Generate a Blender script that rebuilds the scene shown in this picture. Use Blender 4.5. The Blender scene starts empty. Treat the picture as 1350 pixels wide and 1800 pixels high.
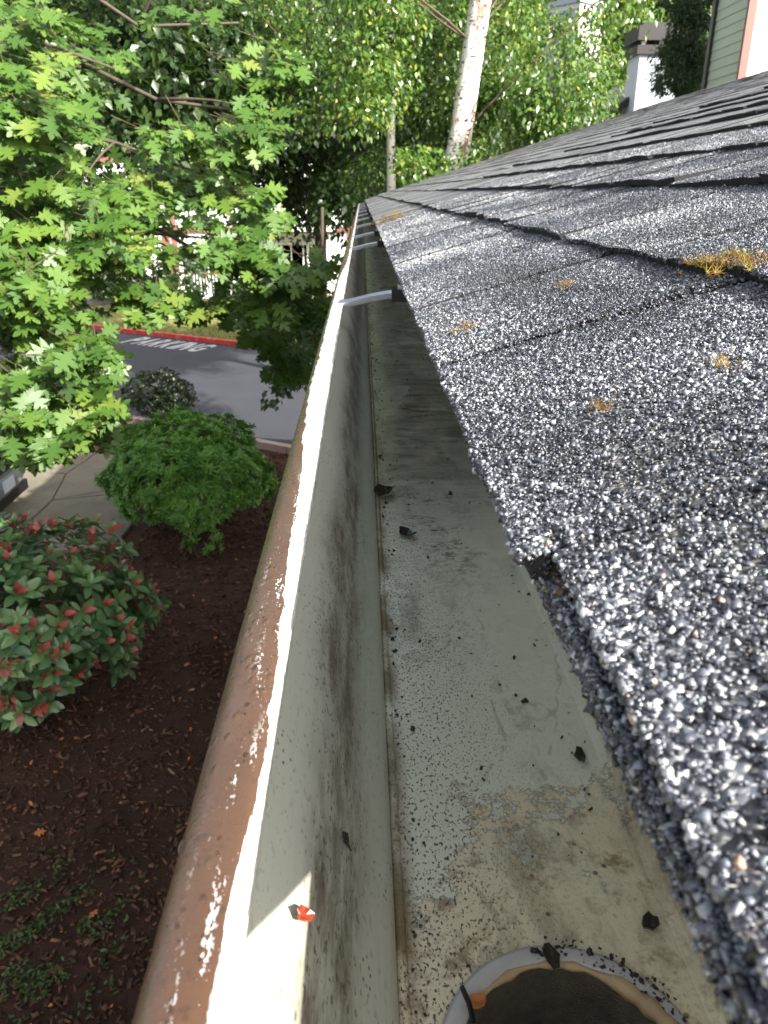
import bpy, bmesh, math, random
import numpy as np
from mathutils import Vector, Matrix, noise

# ------------------------------------------------------------------ camera, light, exposure
S = bpy.context.scene
COL = S.collection
random.seed(7)
RNG = np.random.default_rng(7)
CAM_Z = 4.2
PITCH, YAW, FPX = math.radians(22.62), math.radians(1.565), 1351.0
cd = bpy.data.cameras.new('camera'); cam = bpy.data.objects.new('camera', cd); COL.objects.link(cam)
cam.location = (0, 0, CAM_Z)
cam.rotation_euler = (math.pi / 2 - PITCH, 0, -YAW)
cd.sensor_fit = 'VERTICAL'; cd.sensor_height = 36.0; cd.lens = 36.0 * FPX / 1800.0
cd.clip_start = 0.005; cd.clip_end = 900
cd.dof.use_dof = True; cd.dof.focus_distance = 0.33; cd.dof.aperture_fstop = 42.0
S.camera = cam
SUN_DIR = Vector((1.0, -0.88, 0.82)).normalized()          # towards the sun
w = bpy.data.worlds.new('World'); S.world = w; w.use_nodes = True
nt = w.node_tree; bg = nt.nodes['Background']
sky = nt.nodes.new('ShaderNodeTexSky'); sky.sky_type = 'NISHITA'; sky.sun_disc = False
sky.sun_elevation = math.asin(SUN_DIR.z); sky.sun_rotation = math.atan2(SUN_DIR.x, SUN_DIR.y)
sky.air_density = 1.0; sky.dust_density = 4.0; sky.ozone_density = 0.6      # thin bright haze
hs_ = nt.nodes.new('ShaderNodeHueSaturation'); hs_.inputs['Saturation'].default_value = 0.42
nt.links.new(sky.outputs[0], hs_.inputs['Color']); nt.links.new(hs_.outputs[0], bg.inputs[0]); bg.inputs[1].default_value = 0.118
sl = bpy.data.lights.new('sun', 'SUN'); sl.energy = 4.1; sl.angle = math.radians(0.53); sl.color = (1.0, 0.95, 0.86)
so = bpy.data.objects.new('sun', sl); COL.objects.link(so)
so.rotation_euler = (-SUN_DIR).to_track_quat('-Z', 'Y').to_euler()
S.view_settings.view_transform = 'Standard'; S.view_settings.look = 'None'
S.view_settings.exposure = 1.58; S.view_settings.gamma = 1.0
S.view_settings.use_curve_mapping = False
S.cycles.max_bounces = 8; S.cycles.transparent_max_bounces = 8

# ------------------------------------------------------------------ helpers
def ray(px, py):
    x = (px - 675) / FPX; y = (900 - py) / FPX
    F = math.cos(PITCH) + y * math.sin(PITCH); Z = -math.sin(PITCH) + y * math.cos(PITCH)
    return Vector((x * math.cos(YAW) + F * math.sin(YAW), F * math.cos(YAW) - x * math.sin(YAW), Z))
def at(px, py, Y):
    r = ray(px, py); r = r * (Y / r.y); return Vector((r.x, r.y, r.z + CAM_Z))
def in_view(P, m=0.06):
    c, s = math.cos(YAW), math.sin(YAW)
    X = P[:, 0] * c - P[:, 1] * s; F = P[:, 0] * s + P[:, 1] * c; Z = P[:, 2] - CAM_Z
    d = F * math.cos(PITCH) - Z * math.sin(PITCH); v = F * math.sin(PITCH) + Z * math.cos(PITCH)
    d = np.maximum(d, 1e-4)
    return (np.abs(X / d) < 0.5 + m) & (np.abs(v / d) < 0.666 + m) & (d > 0.01)
def link(o, parent=None):
    COL.objects.link(o)
    if parent is not None: o.parent = parent
    return o
def tag(o, label=None, cat=None, group=None, kind=None):
    for k, v in (('label', label), ('category', cat), ('group', group), ('kind', kind)):
        if v: o[k] = v
    return o
def thing(name, label, cat, loc=(0, 0, 0), group=None, rz=0.0):
    o = bpy.data.objects.new(name, None); o.location = loc; o.rotation_euler.z = rz
    o.empty_display_size = 0.1
    COL.objects.link(o); return tag(o, label, cat, group)
def np_mesh(name, verts, faces, mat=None, tint=None, smooth=False, nside=3):
    """verts (n,3); faces (m,nside)"""
    me = bpy.data.meshes.new(name)
    verts = np.asarray(verts, np.float32); faces = np.asarray(faces, np.int32)
    me.vertices.add(len(verts)); me.vertices.foreach_set('co', verts.ravel())
    n = faces.shape[1]
    me.loops.add(faces.size); me.loops.foreach_set('vertex_index', faces.ravel())
    me.polygons.add(len(faces))
    me.polygons.foreach_set('loop_start', np.arange(0, faces.size, n, dtype=np.int32))
    if smooth: me.polygons.foreach_set('use_smooth', np.ones(len(faces), bool))
    me.update(calc_edges=True)
    if tint is not None:
        a = me.attributes.new('tint', 'FLOAT', 'POINT'); a.data.foreach_set('value', np.asarray(tint, np.float32))
    if mat: me.materials.append(mat)
    return me
def obj(name, me, parent=None):
    return link(bpy.data.objects.new(name, me), parent)
def py_mesh(name, verts, faces, mats, smooth=False, fmat=None):
    me = bpy.data.meshes.new(name); me.from_pydata([tuple(v) for v in verts], [], faces)
    for m in (mats if isinstance(mats, (list, tuple)) else [mats]): me.materials.append(m)
    if fmat:
        for p, i in zip(me.polygons, fmat): p.material_index = i
    if smooth:
        for p in me.polygons: p.use_smooth = True
    me.update(); return me
class MB:
    """collects boxes, tubes, prisms; build() links ONE mesh"""
    def __init__(s): s.v = []; s.f = []
    def box(s, x0, y0, z0, x1, y1, z1):
        b = len(s.v)
        s.v += [(x0, y0, z0), (x1, y0, z0), (x1, y1, z0), (x0, y1, z0), (x0, y0, z1), (x1, y0, z1), (x1, y1, z1), (x0, y1, z1)]
        s.f += [tuple(b + i for i in q) for q in ((0, 3, 2, 1), (4, 5, 6, 7), (0, 1, 5, 4), (1, 2, 6, 5), (2, 3, 7, 6), (3, 0, 4, 7))]
        return s
    def tube(s, pts, rad, n=8, cap=True):
        pts = [Vector(p) for p in pts]
        if not isinstance(rad, (list, tuple)): rad = [rad] * len(pts)
        b0 = len(s.v); ref = Vector((0.31, 0.17, 0.93))
        for i, p in enumerate(pts):
            t = (pts[min(i + 1, len(pts) - 1)] - pts[max(i - 1, 0)]).normalized()
            a = t.cross(ref)
            if a.length < 0.05: a = t.cross(Vector((1, 0, 0)))
            a.normalize(); c = t.cross(a)
            for k in range(n):
                th = 2 * math.pi * k / n
                s.v.append(tuple(p + (a * math.cos(th) + c * math.sin(th)) * rad[i]))
        for i in range(len(pts) - 1):
            for k in range(n):
                a0 = b0 + i * n + k; a1 = b0 + i * n + (k + 1) % n
                s.f.append((a0, a1, a1 + n, a0 + n))
        if cap:
            s.f.append(tuple(b0 + k for k in reversed(range(n))))
            s.f.append(tuple(b0 + (len(pts) - 1) * n + k for k in range(n)))
        return s
    def prism(s, poly, z0, z1):
        b = len(s.v); n = len(poly)
        s.v += [(p[0], p[1], z0) for p in poly] + [(p[0], p[1], z1) for p in poly]
        s.f.append(tuple(b + k for k in reversed(range(n)))); s.f.append(tuple(b + n + k for k in range(n)))
        for k in range(n):
            j = (k + 1) % n; s.f.append((b + k, b + j, b + n + j, b + n + k))
        return s
    def sweep(s, prof, ys, closed=True, wob=0.0):
        """profile of (x, z) carried along Y"""
        b = len(s.v); n = len(prof)
        for y in ys:
            dx = wob * noise.noise(Vector((y * 1.7, 3.1, 0))) if wob else 0
            dz = wob * noise.noise(Vector((y * 1.3, 9.7, 4))) if wob else 0
            s.v += [(x + dx, y, z + dz) for x, z in prof]
        for i in range(len(ys) - 1):
            for k in range(n if closed else n - 1):
                j = (k + 1) % n
                s.f.append((b + i * n + k, b + i * n + j, b + (i + 1) * n + j, b + (i + 1) * n + k))
        if closed:
            s.f.append(tuple(b + k for k in range(n))); s.f.append(tuple(b + (len(ys) - 1) * n + k for k in reversed(range(n))))
        return s
    def build(s, name, mat, parent=None, smooth=False, loc=None):
        o = obj(name, py_mesh(name, s.v, s.f, mat, smooth), parent)
        if loc is not None: o.location = loc
        return o

# ---- node shorthand
class N:
    def __init__(s, name):
        s.m = bpy.data.materials.new(name); s.m.use_nodes = True
        s.t = s.m.node_tree; s.n = s.t.nodes; s.b = s.n['Principled BSDF']; s.out = s.n['Material Output']
        s._pos = None
    def add(s, kind, **kw):
        x = s.n.new('ShaderNode' + kind)
        for k, v in kw.items(): setattr(x, k, v)
        return x
    def lk(s, a, b): s.t.links.new(a, b)
    def put(s, sock, v):
        if isinstance(v, bpy.types.NodeSocket): s.lk(v, sock)
        elif isinstance(v, (tuple, list)) and len(v) == 3 and sock.type == 'RGBA': sock.default_value = (*v, 1)
        else: sock.default_value = v
    def pos(s):
        if s._pos is None: s._pos = s.add('NewGeometry').outputs['Position']
        return s._pos
    def xyz(s, i):
        q = s.add('SeparateXYZ'); s.lk(s.pos(), q.inputs[0]); return q.outputs[i]
    def mapv(s, scale=(1, 1, 1), loc=(0, 0, 0), vec=None):
        q = s.add('Mapping'); s.lk(vec or s.pos(), q.inputs[0]); q.inputs['Scale'].default_value = scale; q.inputs['Location'].default_value = loc
        return q.outputs[0]
    def noise(s, scale, detail=4, rough=0.6, vec=None, dist=0.0):
        q = s.add('TexNoise'); s.lk(vec or s.pos(), q.inputs['Vector'])
        q.inputs['Scale'].default_value = scale; q.inputs['Detail'].default_value = detail
        q.inputs['Roughness'].default_value = rough; q.inputs['Distortion'].default_value = dist
        return q.outputs['Fac']
    def voro(s, scale, vec=None, out='Distance', feature='F1'):
        q = s.add('TexVoronoi', feature=feature); s.lk(vec or s.pos(), q.inputs['Vector']); q.inputs['Scale'].default_value = scale
        return q.outputs[out]
    def ramp(s, fac, stops, interp='LINEAR'):
        q = s.add('ValToRGB'); s.lk(fac, q.inputs[0]); r = q.color_ramp; r.interpolation = interp
        while len(r.elements) > 1: r.elements.remove(r.elements[0])
        for i, (p, c) in enumerate(stops):
            e = r.elements[0] if i == 0 else r.elements.new(p)
            e.position = p; e.color = (*c, 1) if isinstance(c, (tuple, list)) else (c, c, c, 1)
        return q.outputs[0]
    def rng(s, v, a, b, c=0.0, d=1.0):
        q = s.add('MapRange', interpolation_type='SMOOTHSTEP'); s.put(q.inputs[0], v)
        for i, x in enumerate((a, b, c, d)): s.put(q.inputs[i + 1], x)
        return q.outputs[0]
    def math(s, op, a, b=0.0, c=None):
        q = s.add('Math', operation=op); s.put(q.inputs[0], a); s.put(q.inputs[1], b)
        if c is not None: s.put(q.inputs[2], c)
        return q.outputs[0]
    def mix(s, f, a, b, mode='MIX'):
        q = s.add('Mix', data_type='RGBA', blend_type=mode); s.put(q.inputs[0], f); s.put(q.inputs[6], a); s.put(q.inputs[7], b)
        return q.outputs[2]
    def attr(s, name):
        q = s.add('Attribute'); q.attribute_name = name; return q.outputs['Fac']
    def rand(s): return s.add('ObjectInfo').outputs['Random']
    def bump(s, h, strength=0.5, dist=0.01):
        q = s.add('Bump'); s.put(q.inputs['Height'], h); q.inputs['Strength'].default_value = strength; q.inputs['Distance'].default_value = dist
        s.lk(q.outputs[0], s.b.inputs['Normal']); return q
    def set(s, base=None, rough=None, spec=None, metal=None, coat=None):
        for k, v in (('Base Color', base), ('Roughness', rough), ('Specular IOR Level', spec), ('Metallic', metal), ('Coat Weight', coat)):
            if v is not None: s.put(s.b.inputs[k], v)
        return s
def simple(name, col, rough=0.6, metal=0.0, spec=0.5, var=0.12, scale=6.0, bump=0.0):
    q = N(name); f = q.noise(scale, 5)
    c = q.mix(f, tuple(x * (1 - var) for x in col), tuple(min(1, x * (1 + var)) for x in col))
    q.set(c, rough, spec, metal)
    if bump: q.bump(q.noise(scale * 8, 4), bump, 0.01)
    return q.m
def leaf_mat(name, stops, transl=0.35, tcol=(0.25, 0.42, 0.04), rough=0.38, spec=0.5):
    q = N(name); t = q.attr('tint')
    c = q.ramp(t, stops)
    c = q.mix(0.35, c, q.mix(q.noise(30, 3), (0.6, 0.6, 0.6), (1.3, 1.3, 1.3)), 'MULTIPLY')
    q.set(c, rough, spec)
    tr = q.add('BsdfTranslucent'); q.lk(q.mix(0.5, c, tcol), tr.inputs[0])
    ms = q.add('MixShader'); ms.inputs[0].default_value = transl
    q.lk(q.b.outputs[0], ms.inputs[1]); q.lk(tr.outputs[0], ms.inputs[2]); q.lk(ms.outputs[0], q.out.inputs[0])
    return q.m

# ------------------------------------------------------------------ materials
def mat_shingle():
    q = N('asphalt_shingle')
    cell = q.voro(620, out='Color'); sp = q.add('SeparateColor'); q.lk(cell, sp.inputs[0])
    g = q.ramp(sp.outputs[0], [(0.0, (0.022, 0.023, 0.028)), (0.34, (0.08, 0.083, 0.094)), (0.6, (0.24, 0.247, 0.265)), (0.82, (0.48, 0.49, 0.51)), (1.0, (0.75, 0.75, 0.75))])
    g = q.mix(1.0, g, q.ramp(q.noise(130, 4, 0.7, q.mapv((0.35, 1, 1))), [(0.3, 0.35), (0.7, 1.5)]), 'MULTIPLY')
    big = q.noise(9, 4)
    g = q.mix(q.rng(big, 0.42, 0.66, 0.0, 0.5), g, (0.055, 0.055, 0.05))
    mossy = q.math('MULTIPLY', q.rng(q.noise(5, 5, 0.7, q.mapv(loc=(3, 1, 0))), 0.56, 0.7), 0.65)
    g = q.mix(mossy, g, (0.085, 0.065, 0.03))
    t = q.add('MapRange'); q.lk(q.rand(), t.inputs[0]); t.inputs[3].default_value = 0.75; t.inputs[4].default_value = 1.2
    g = q.mix(1.0, g, q.ramp(t.outputs[0], [(0.0, 0.0), (1.0, 1.0)]), 'MULTIPLY')
    q.set(g, 0.42, 0.6); q.bump(q.math('SUBTRACT', 1.0, q.voro(620)), 1.0, 0.0016); return q.m
def mat_granule():
    q = N('mineral_granule'); t = q.attr('tint')
    g = q.ramp(t, [(0.0, (0.012, 0.013, 0.018)), (0.30, (0.032, 0.036, 0.048)), (0.5, (0.10, 0.11, 0.135)), (0.72, (0.25, 0.265, 0.30)), (0.93, (0.58, 0.59, 0.6)), (0.965, (0.5, 0.56, 0.56)), (0.985, (0.5, 0.3, 0.2)), (1.0, (0.7, 0.7, 0.68))])
    q.set(g, 0.3, 0.7); q.bump(q.noise(2500, 2), 0.25, 0.0004); return q.m
M = {}
M['shaded_edge'] = simple('asphalt_shaded_edge', (0.03, 0.029, 0.028), 0.85, var=0.5, scale=200, bump=0.5); M['shingle'] = mat_shingle(); M['granule'] = mat_granule()  # dark cut asphalt, with the crevice shade of butts and joints put in

def mat_lip():
    q = N('worn_brown_paint'); X, Y = q.xyz(0), q.xyz(1)
    nz = q.noise(70, 6, 0.7, q.mapv((1, 0.22, 1)))
    n2 = q.noise(420, 3, 0.6, q.mapv((1, 0.12, 1)))
    # worn width grows towards the first strap
    wid = q.math('MULTIPLY', q.math('MULTIPLY', q.rng(Y, 0.22, 0.5), q.rng(Y, 1.5, 1.15)), -0.008)
    thr = q.math('ADD', q.math('ADD', -0.0242, q.math('MULTIPLY', q.rng(Y, 0.16, 0.3), -0.002)), wid)
    e = q.math('ADD', q.math('SUBTRACT', X, thr), q.math('MULTIPLY', q.math('SUBTRACT', nz, 0.5), 0.0075))
    e = q.math('ADD', e, q.math('MULTIPLY', q.math('SUBTRACT', n2, 0.5), 0.004))
    worn = q.rng(e, -0.0001, 0.0003)
    scr_glint = q.math('MULTIPLY', q.rng(q.math('ADD', q.math('MULTIPLY', q.noise(420, 3, 0.6, q.mapv((1, 0.10, 1), (2, 0, 0))), 0.55), q.math('MULTIPLY', q.noise(1300, 2, 0.6, q.mapv((1, 0.5, 1))), 0.45)), 0.575, 0.60), q.math('MULTIPLY', q.rng(X, -0.0365, -0.0255), q.rng(q.noise(16, 3, 0.6, q.mapv((3, 0.5, 1))), 0.42, 0.55)))  # white flecks: scraped paint and wet glints put into the colour
    worn = q.math('MAXIMUM', worn, scr_glint)
    br = q.mix(q.noise(45, 5), (0.080, 0.041, 0.022), (0.125, 0.068, 0.039))
    br = q.mix(q.rng(q.noise(260, 6, 0.75), 0.54, 0.68, 0, 0.8), br, (0.05, 0.03, 0.018))
    br = q.mix(q.rng(q.noise(28, 4, 0.6, q.mapv((1, 0.4, 1), (5, 5, 5))), 0.6, 0.75, 0, 0.45), br, (0.17, 0.12, 0.02))
    col = q.mix(worn, br, (0.8, 0.78, 0.76))
    q.set(col, q.rng(q.noise(60, 4), 0.3, 0.7, 0.16, 0.42), 0.6)
    drops = q.rng(q.voro(330, q.mapv((1, 0.55, 1))), 0.1, 0.42, 1, 0)
    h = q.math('ADD', q.math('MULTIPLY', drops, q.rng(q.noise(30, 3), 0.5, 0.6)), q.math('MULTIPLY', worn, -0.25))
    h = q.math('ADD', h, q.math('MULTIPLY', q.noise(700, 4, 0.7), 0.5))
    q.bump(h, 0.4, 0.0007); return q.m
def mat_front():
    q = N('stained_gutter_paint'); X, Y, Z = q.xyz(0), q.xyz(1), q.xyz(2)
    zz = q.math('SUBTRACT', Z, CAM_Z)
    base = q.mix(q.noise(14, 4), (0.47, 0.485, 0.40), (0.57, 0.58, 0.49))
    streak = q.noise(900, 3, 0.6, q.mapv((1, 0.03, 1)))
    base = q.mix(q.rng(streak, 0.45, 0.75, 0, 0.22), base, (0.33, 0.35, 0.34))
    wn = q.math('MULTIPLY', q.math('SUBTRACT', q.noise(22, 5, 0.7, q.mapv((1, 0.35, 1))), 0.5), 0.03)
    zz = q.math('ADD', zz, wn)
    band = q.math('MULTIPLY', q.rng(zz, -0.193, -0.176), q.rng(zz, -0.146, -0.162))
    blot = q.rng(q.noise(90, 6, 0.75, q.mapv((1, 0.25, 1))), 0.36, 0.66, 0.15, 1)
    base = q.mix(q.math('MULTIPLY', q.math('MULTIPLY', band, blot), 0.95), base, (0.12, 0.09, 0.058))
    sp = q.math('MULTIPLY', q.rng(q.voro(460, q.mapv((1, 0.6, 1))), 0.24, 0.14), q.rng(q.noise(30, 3), 0.46, 0.6))
    base = q.mix(q.math('MULTIPLY', sp, 0.85), base, (0.035, 0.03, 0.022))
    fine = q.rng(q.noise(640, 2, 0.5, q.mapv((1, 0.45, 1))), 0.60, 0.66)
    base = q.mix(q.math('MULTIPLY', fine, q.math('ADD', 0.2, q.math('MULTIPLY', band, 0.6))), base, (0.06, 0.05, 0.035))
    farm = q.math('MULTIPLY', q.rng(Y, 0.75, 1.5), q.rng(q.noise(30, 5, 0.7), 0.35, 0.6))
    base = q.mix(q.math('MULTIPLY', farm, 0.7), base, (0.10, 0.085, 0.055))
    q.set(base, 0.42, 0.45); q.bump(q.noise(500, 3, 0.6, q.mapv((1, 0.06, 1))), 0.12, 0.001); return q.m
def mat_bottom():
    q = N('weathered_gutter_floor'); X, Y = q.xyz(0), q.xyz(1)
    base = q.mix(q.noise(18, 5), (0.66, 0.67, 0.53), (0.76, 0.765, 0.62))
    base = q.mix(q.rng(q.noise(700, 3, 0.6, q.mapv((1, 0.04, 1))), 0.5, 0.8, 0, 0.2), base, (0.55, 0.57, 0.5))
    # old sealant, cream, around the outlet with a peeled edge
    dx = q.math('SUBTRACT', X, 0.0545); dy = q.math('SUBTRACT', Y, 0.13)
    wob = q.math('MULTIPLY', q.math('SUBTRACT', q.noise(34, 6, 0.68), 0.5), 0.17)
    wob2 = q.math('MULTIPLY', q.math('SUBTRACT', q.noise(160, 5, 0.7), 0.5), 0.045)
    lean = q.math('MULTIPLY', dx, -0.45)
    e = q.math('ADD', q.math('ADD', q.math('ADD', dy, lean), wob), wob2)
    cream = q.rng(e, 0.074, 0.0725)
    edge = q.math('MULTIPLY', q.rng(e, 0.069, 0.0735), q.rng(e, 0.0765, 0.0742))
    cc = q.mix(q.noise(40, 6, 0.7), (0.68, 0.60, 0.39), (0.82, 0.76, 0.57))
    cc = q.mix(q.rng(q.noise(75, 6, 0.75, q.mapv(loc=(1, 2, 3))), 0.50, 0.68, 0, 0.8), cc, (0.20, 0.13, 0.055))
    base = q.mix(cream, base, cc)
    base = q.mix(q.math('MULTIPLY', edge, 0.55), base, (0.10, 0.085, 0.06))
    # pitted speckle, stronger on the left half
    left = q.rng(X, 0.072, 0.022)
    sp = q.rng(q.noise(1050, 2, 0.6, q.mapv((1, 0.6, 1))), 0.565, 0.62)
    base = q.mix(q.math('MULTIPLY', sp, q.math('ADD', 0.14, q.math('MULTIPLY', left, 0.8))), base, (0.075, 0.07, 0.05))
    sp2 = q.math('MULTIPLY', q.rng(q.voro(150), 0.17, 0.10), q.rng(q.noise(20, 3), 0.5, 0.64))
    base = q.mix(sp2, base, (0.025, 0.02, 0.014))
    # brown silt patches between the tab break and the first strap
    silt = q.math('MULTIPLY', q.rng(q.noise(26, 7, 0.78, q.mapv((1, 0.75, 1))), 0.46, 0.60), q.rng(q.noise(240, 4, 0.7, q.mapv((0.7, 1, 1))), 0.42, 0.56))
    zone = q.math('MULTIPLY', q.rng(Y, 0.27, 0.48), q.rng(X, 0.088, 0.055))
    base = q.mix(q.math('MULTIPLY', q.math('MULTIPLY', silt, zone), 0.9), base, (0.06, 0.045, 0.026))
    # algae and dirt further along, with cross streaks
    far = q.rng(Y, 0.36, 0.66)
    strk = q.noise(60, 5, 0.7, q.mapv((0.25, 1, 1)), 1.5)
    dirt = q.mix(q.rng(strk, 0.4, 0.62), (0.055, 0.048, 0.026), (0.25, 0.235, 0.155))
    alg = q.mix(q.rng(q.noise(42, 5, 0.7), 0.4, 0.62), (0.13, 0.14, 0.03), (0.26, 0.27, 0.12))
    dirt = q.mix(q.rng(X, 0.034, 0.020), dirt, alg)
    base = q.mix(q.math('MULTIPLY', far, 0.88), base, dirt)
    tn = q.noise(17, 3, 0.5, q.mapv((1.3, 0.6, 1), (0, 0.4, 0)), 0.6)
    line = q.math('MULTIPLY', q.rng(q.math('ABSOLUTE', q.math('SUBTRACT', tn, 0.5)), 0.016, 0.003), q.rng(q.noise(90, 4, 0.7), 0.42, 0.6))
    base = q.mix(q.math('MULTIPLY', line, 0.35), base, (0.11, 0.085, 0.045))
    pale = q.rng(tn, 0.52, 0.60)
    base = q.mix(q.math('MULTIPLY', pale, 0.22), base, (0.66, 0.64, 0.5))
    smear = q.math('MULTIPLY', q.rng(q.noise(16, 6, 0.72, q.mapv((1.4, 0.5, 1), (3, 3, 3))), 0.53, 0.68), 0.5)
    base = q.mix(smear, base, (0.19, 0.15, 0.08))
    crv = q.math('MULTIPLY', q.rng(X, 0.0165, 0.0105), q.rng(q.noise(30, 4), 0.3, 0.6))
    base = q.mix(q.math('MULTIPLY', crv, 0.9), base, (0.16, 0.12, 0.05))
    q.set(base, q.rng(q.noise(30, 3), 0.3, 0.7, 0.22, 0.5), 0.5)
    h = q.math('ADD', q.math('MULTIPLY', cream, -0.35), q.math('MULTIPLY', q.noise(500, 3), 0.35))
    h = q.math('ADD', h, q.math('MULTIPLY', sp, -0.3))
    q.bump(h, 0.45, 0.0012); return q.m
M['lip'] = mat_lip(); M['front'] = mat_front(); M['bottom'] = mat_bottom()
M['brown'] = simple('brown_paint', (0.11, 0.06, 0.038), 0.4, bump=0.05)
M['alu'] = simple('aluminium', (0.50, 0.52, 0.57), 0.22, 1.0, var=0.08, scale=80)
M['ring'] = simple('dull_zinc', (0.50, 0.49, 0.48), 0.55, 0.15, var=0.25, scale=140, bump=0.08)
M['caulk'] = simple('old_caulk', (0.42, 0.30, 0.17), 0.45, var=0.5, scale=90, bump=0.15)
M['black'] = simple('black_plastic', (0.012, 0.012, 0.014), 0.35)
M['debris'] = simple('wet_debris', (0.022, 0.016, 0.01), 0.35, var=0.4, scale=300)
M['tube'] = simple('outlet_inside', (0.20, 0.175, 0.13), 0.45, var=0.9, scale=170, bump=0.8)  # mottled grey-brown inside of the outlet tube
def mat_water():
    q = N('water_drop'); q.set((1, 1, 1), 0.02, 0.5); q.b.inputs['Transmission Weight'].default_value = 1.0; q.b.inputs['IOR'].default_value = 1.33; return q.m
M['water'] = mat_water()
def mat_bark_birch():
    q = N('birch_bark')
    v = q.voro(9, q.mapv((1, 1, 0.35))); n = q.noise(7, 5, 0.7, q.mapv((1, 1, 0.7)))
    c = q.mix(q.noise(12, 4), (0.72, 0.68, 0.62), (0.82, 0.78, 0.72))
    c = q.mix(q.rng(n, 0.54, 0.60), c, (0.28, 0.16, 0.10))
    c = q.mix(q.rng(q.noise(20, 4, 0.6, q.mapv((0.5, 0.5, 1.6))), 0.57, 0.61), c, (0.045, 0.035, 0.03))
    q.set(c, 0.7, 0.3); q.bump(q.noise(30, 4), 0.4, 0.02); return q.m
M['birch'] = mat_bark_birch()
M['bark'] = simple('grey_bark', (0.085, 0.065, 0.048), 0.85, var=0.4, scale=14, bump=0.5)
M['twig'] = simple('twig_bark', (0.085, 0.06, 0.035), 0.8, var=0.3, scale=30)
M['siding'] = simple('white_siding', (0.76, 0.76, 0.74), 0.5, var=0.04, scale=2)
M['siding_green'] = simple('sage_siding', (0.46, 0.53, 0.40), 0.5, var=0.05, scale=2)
M['siding_shade'] = simple('shaded_pale_siding', (0.44, 0.48, 0.55), 0.5, var=0.05, scale=2)  # pale siding with a bluish shade put into the colour
M['trim'] = simple('mauve_brown_trim', (0.24, 0.105, 0.085), 0.55, var=0.1, scale=5)
M['trim_white'] = simple('white_trim', (0.78, 0.78, 0.76), 0.5, var=0.04)
M['dark_cap'] = simple('dark_metal_cap', (0.025, 0.02, 0.022), 0.5)
M['roof_far'] = simple('weathered_roofing', (0.17, 0.17, 0.165), 0.85, var=0.25, scale=9, bump=0.4)
M['roof_dark'] = simple('dark_roofing', (0.05, 0.05, 0.055), 0.85, var=0.25, scale=9)
M['stone'] = simple('grey_stone', (0.23, 0.22, 0.2), 0.85, var=0.4, scale=5, bump=0.5)
def glassy(name):
    q = N(name); q.set((0.05, 0.06, 0.07), 0.06, 0.6); return q.m
M['glass'] = glassy('window_glass')
def mat_asphalt():
    q = N('asphalt'); c = q.mix(q.noise(1.2, 5), (0.034, 0.037, 0.052), (0.055, 0.058, 0.074))
    c = q.mix(q.rng(q.noise(160, 3), 0.5, 0.75, 0, 0.5), c, (0.15, 0.15, 0.16))
    q.set(c, 0.8, 0.35); q.bump(q.noise(120, 3), 0.4, 0.01); return q.m
M['asphalt'] = mat_asphalt()
def mat_concrete():
    q = N('old_concrete'); c = q.mix(q.noise(3, 7, 0.7), (0.16, 0.14, 0.105), (0.30, 0.265, 0.20))
    c = q.mix(q.rng(q.noise(1.3, 5, 0.7), 0.5, 0.7, 0, 0.6), c, (0.14, 0.125, 0.09))
    c = q.mix(q.rng(q.noise(60, 4), 0.62, 0.72, 0, 0.6), c, (0.1, 0.09, 0.07))
    q.set(c, 0.85, 0.3); q.bump(q.noise(40, 6, 0.7), 0.4, 0.02); return q.m
M['concrete'] = mat_concrete()
def mat_mulch():
    q = N('bark_mulch_soil'); c = q.mix(q.noise(25, 6, 0.75), (0.035, 0.019, 0.013), (0.18, 0.085, 0.055))
    c = q.mix(q.rng(q.noise(0.9, 4), 0.45, 0.65, 0, 0.6), c, (0.05, 0.022, 0.014))
    q.set(c, 0.9, 0.25); q.bump(q.noise(45, 6, 0.75), 1.0, 0.05); return q.m
M['mulch'] = mat_mulch()
def mat_chip():
    q = N('bark_chip'); t = q.attr('tint')
    q.set(q.ramp(t, [(0, (0.03, 0.018, 0.013)), (0.45, (0.10, 0.05, 0.033)), (0.8, (0.2, 0.09, 0.055)), (0.93, (0.3, 0.16, 0.09)), (1.0, (0.45, 0.33, 0.22))]), 0.85, 0.25); return q.m
M['chip'] = mat_chip()
def mat_lawn():
    q = N('dry_lawn'); c = q.mix(q.noise(0.5, 5, 0.7), (0.14, 0.17, 0.035), (0.32, 0.28, 0.11))
    q.set(c, 0.9, 0.2); q.bump(q.noise(40, 5), 0.8, 0.05); return q.m
M['lawn'] = mat_lawn()
M['ground'] = simple('bare_soil', (0.09, 0.085, 0.045), 0.95, var=0.4, scale=0.7, bump=0.4)
def mat_curb(name, col, wear):
    q = N(name); c = q.mix(q.rng(q.noise(5, 6, 0.75), 0.5 - wear * 0.25, 0.72 - wear * 0.2), col, (0.38, 0.33, 0.29)); q.set(c, 0.6, 0.4); q.bump(q.noise(60, 4), 0.3, 0.01); return q.m
M['curb_red'] = mat_curb('red_curb_paint', (0.62, 0.035, 0.03), 0.0)
M['curb_pink'] = mat_curb('faded_curb_paint', (0.42, 0.2, 0.17), 0.6)
def mat_paint():
    q = N('road_paint'); c = q.mix(q.rng(q.noise(9, 6, 0.75), 0.5, 0.66), (0.62, 0.62, 0.6), (0.2, 0.2, 0.21)); q.set(c, 0.7); return q.m
M['paint'] = mat_paint()
M['oak_leaf'] = leaf_mat('oak_leaf', [(0, (0.026, 0.070, 0.010)), (0.5, (0.064, 0.135, 0.020)), (0.88, (0.115, 0.19, 0.030)), (1, (0.17, 0.215, 0.04))], 0.24, (0.19, 0.36, 0.035), rough=0.45)
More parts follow.
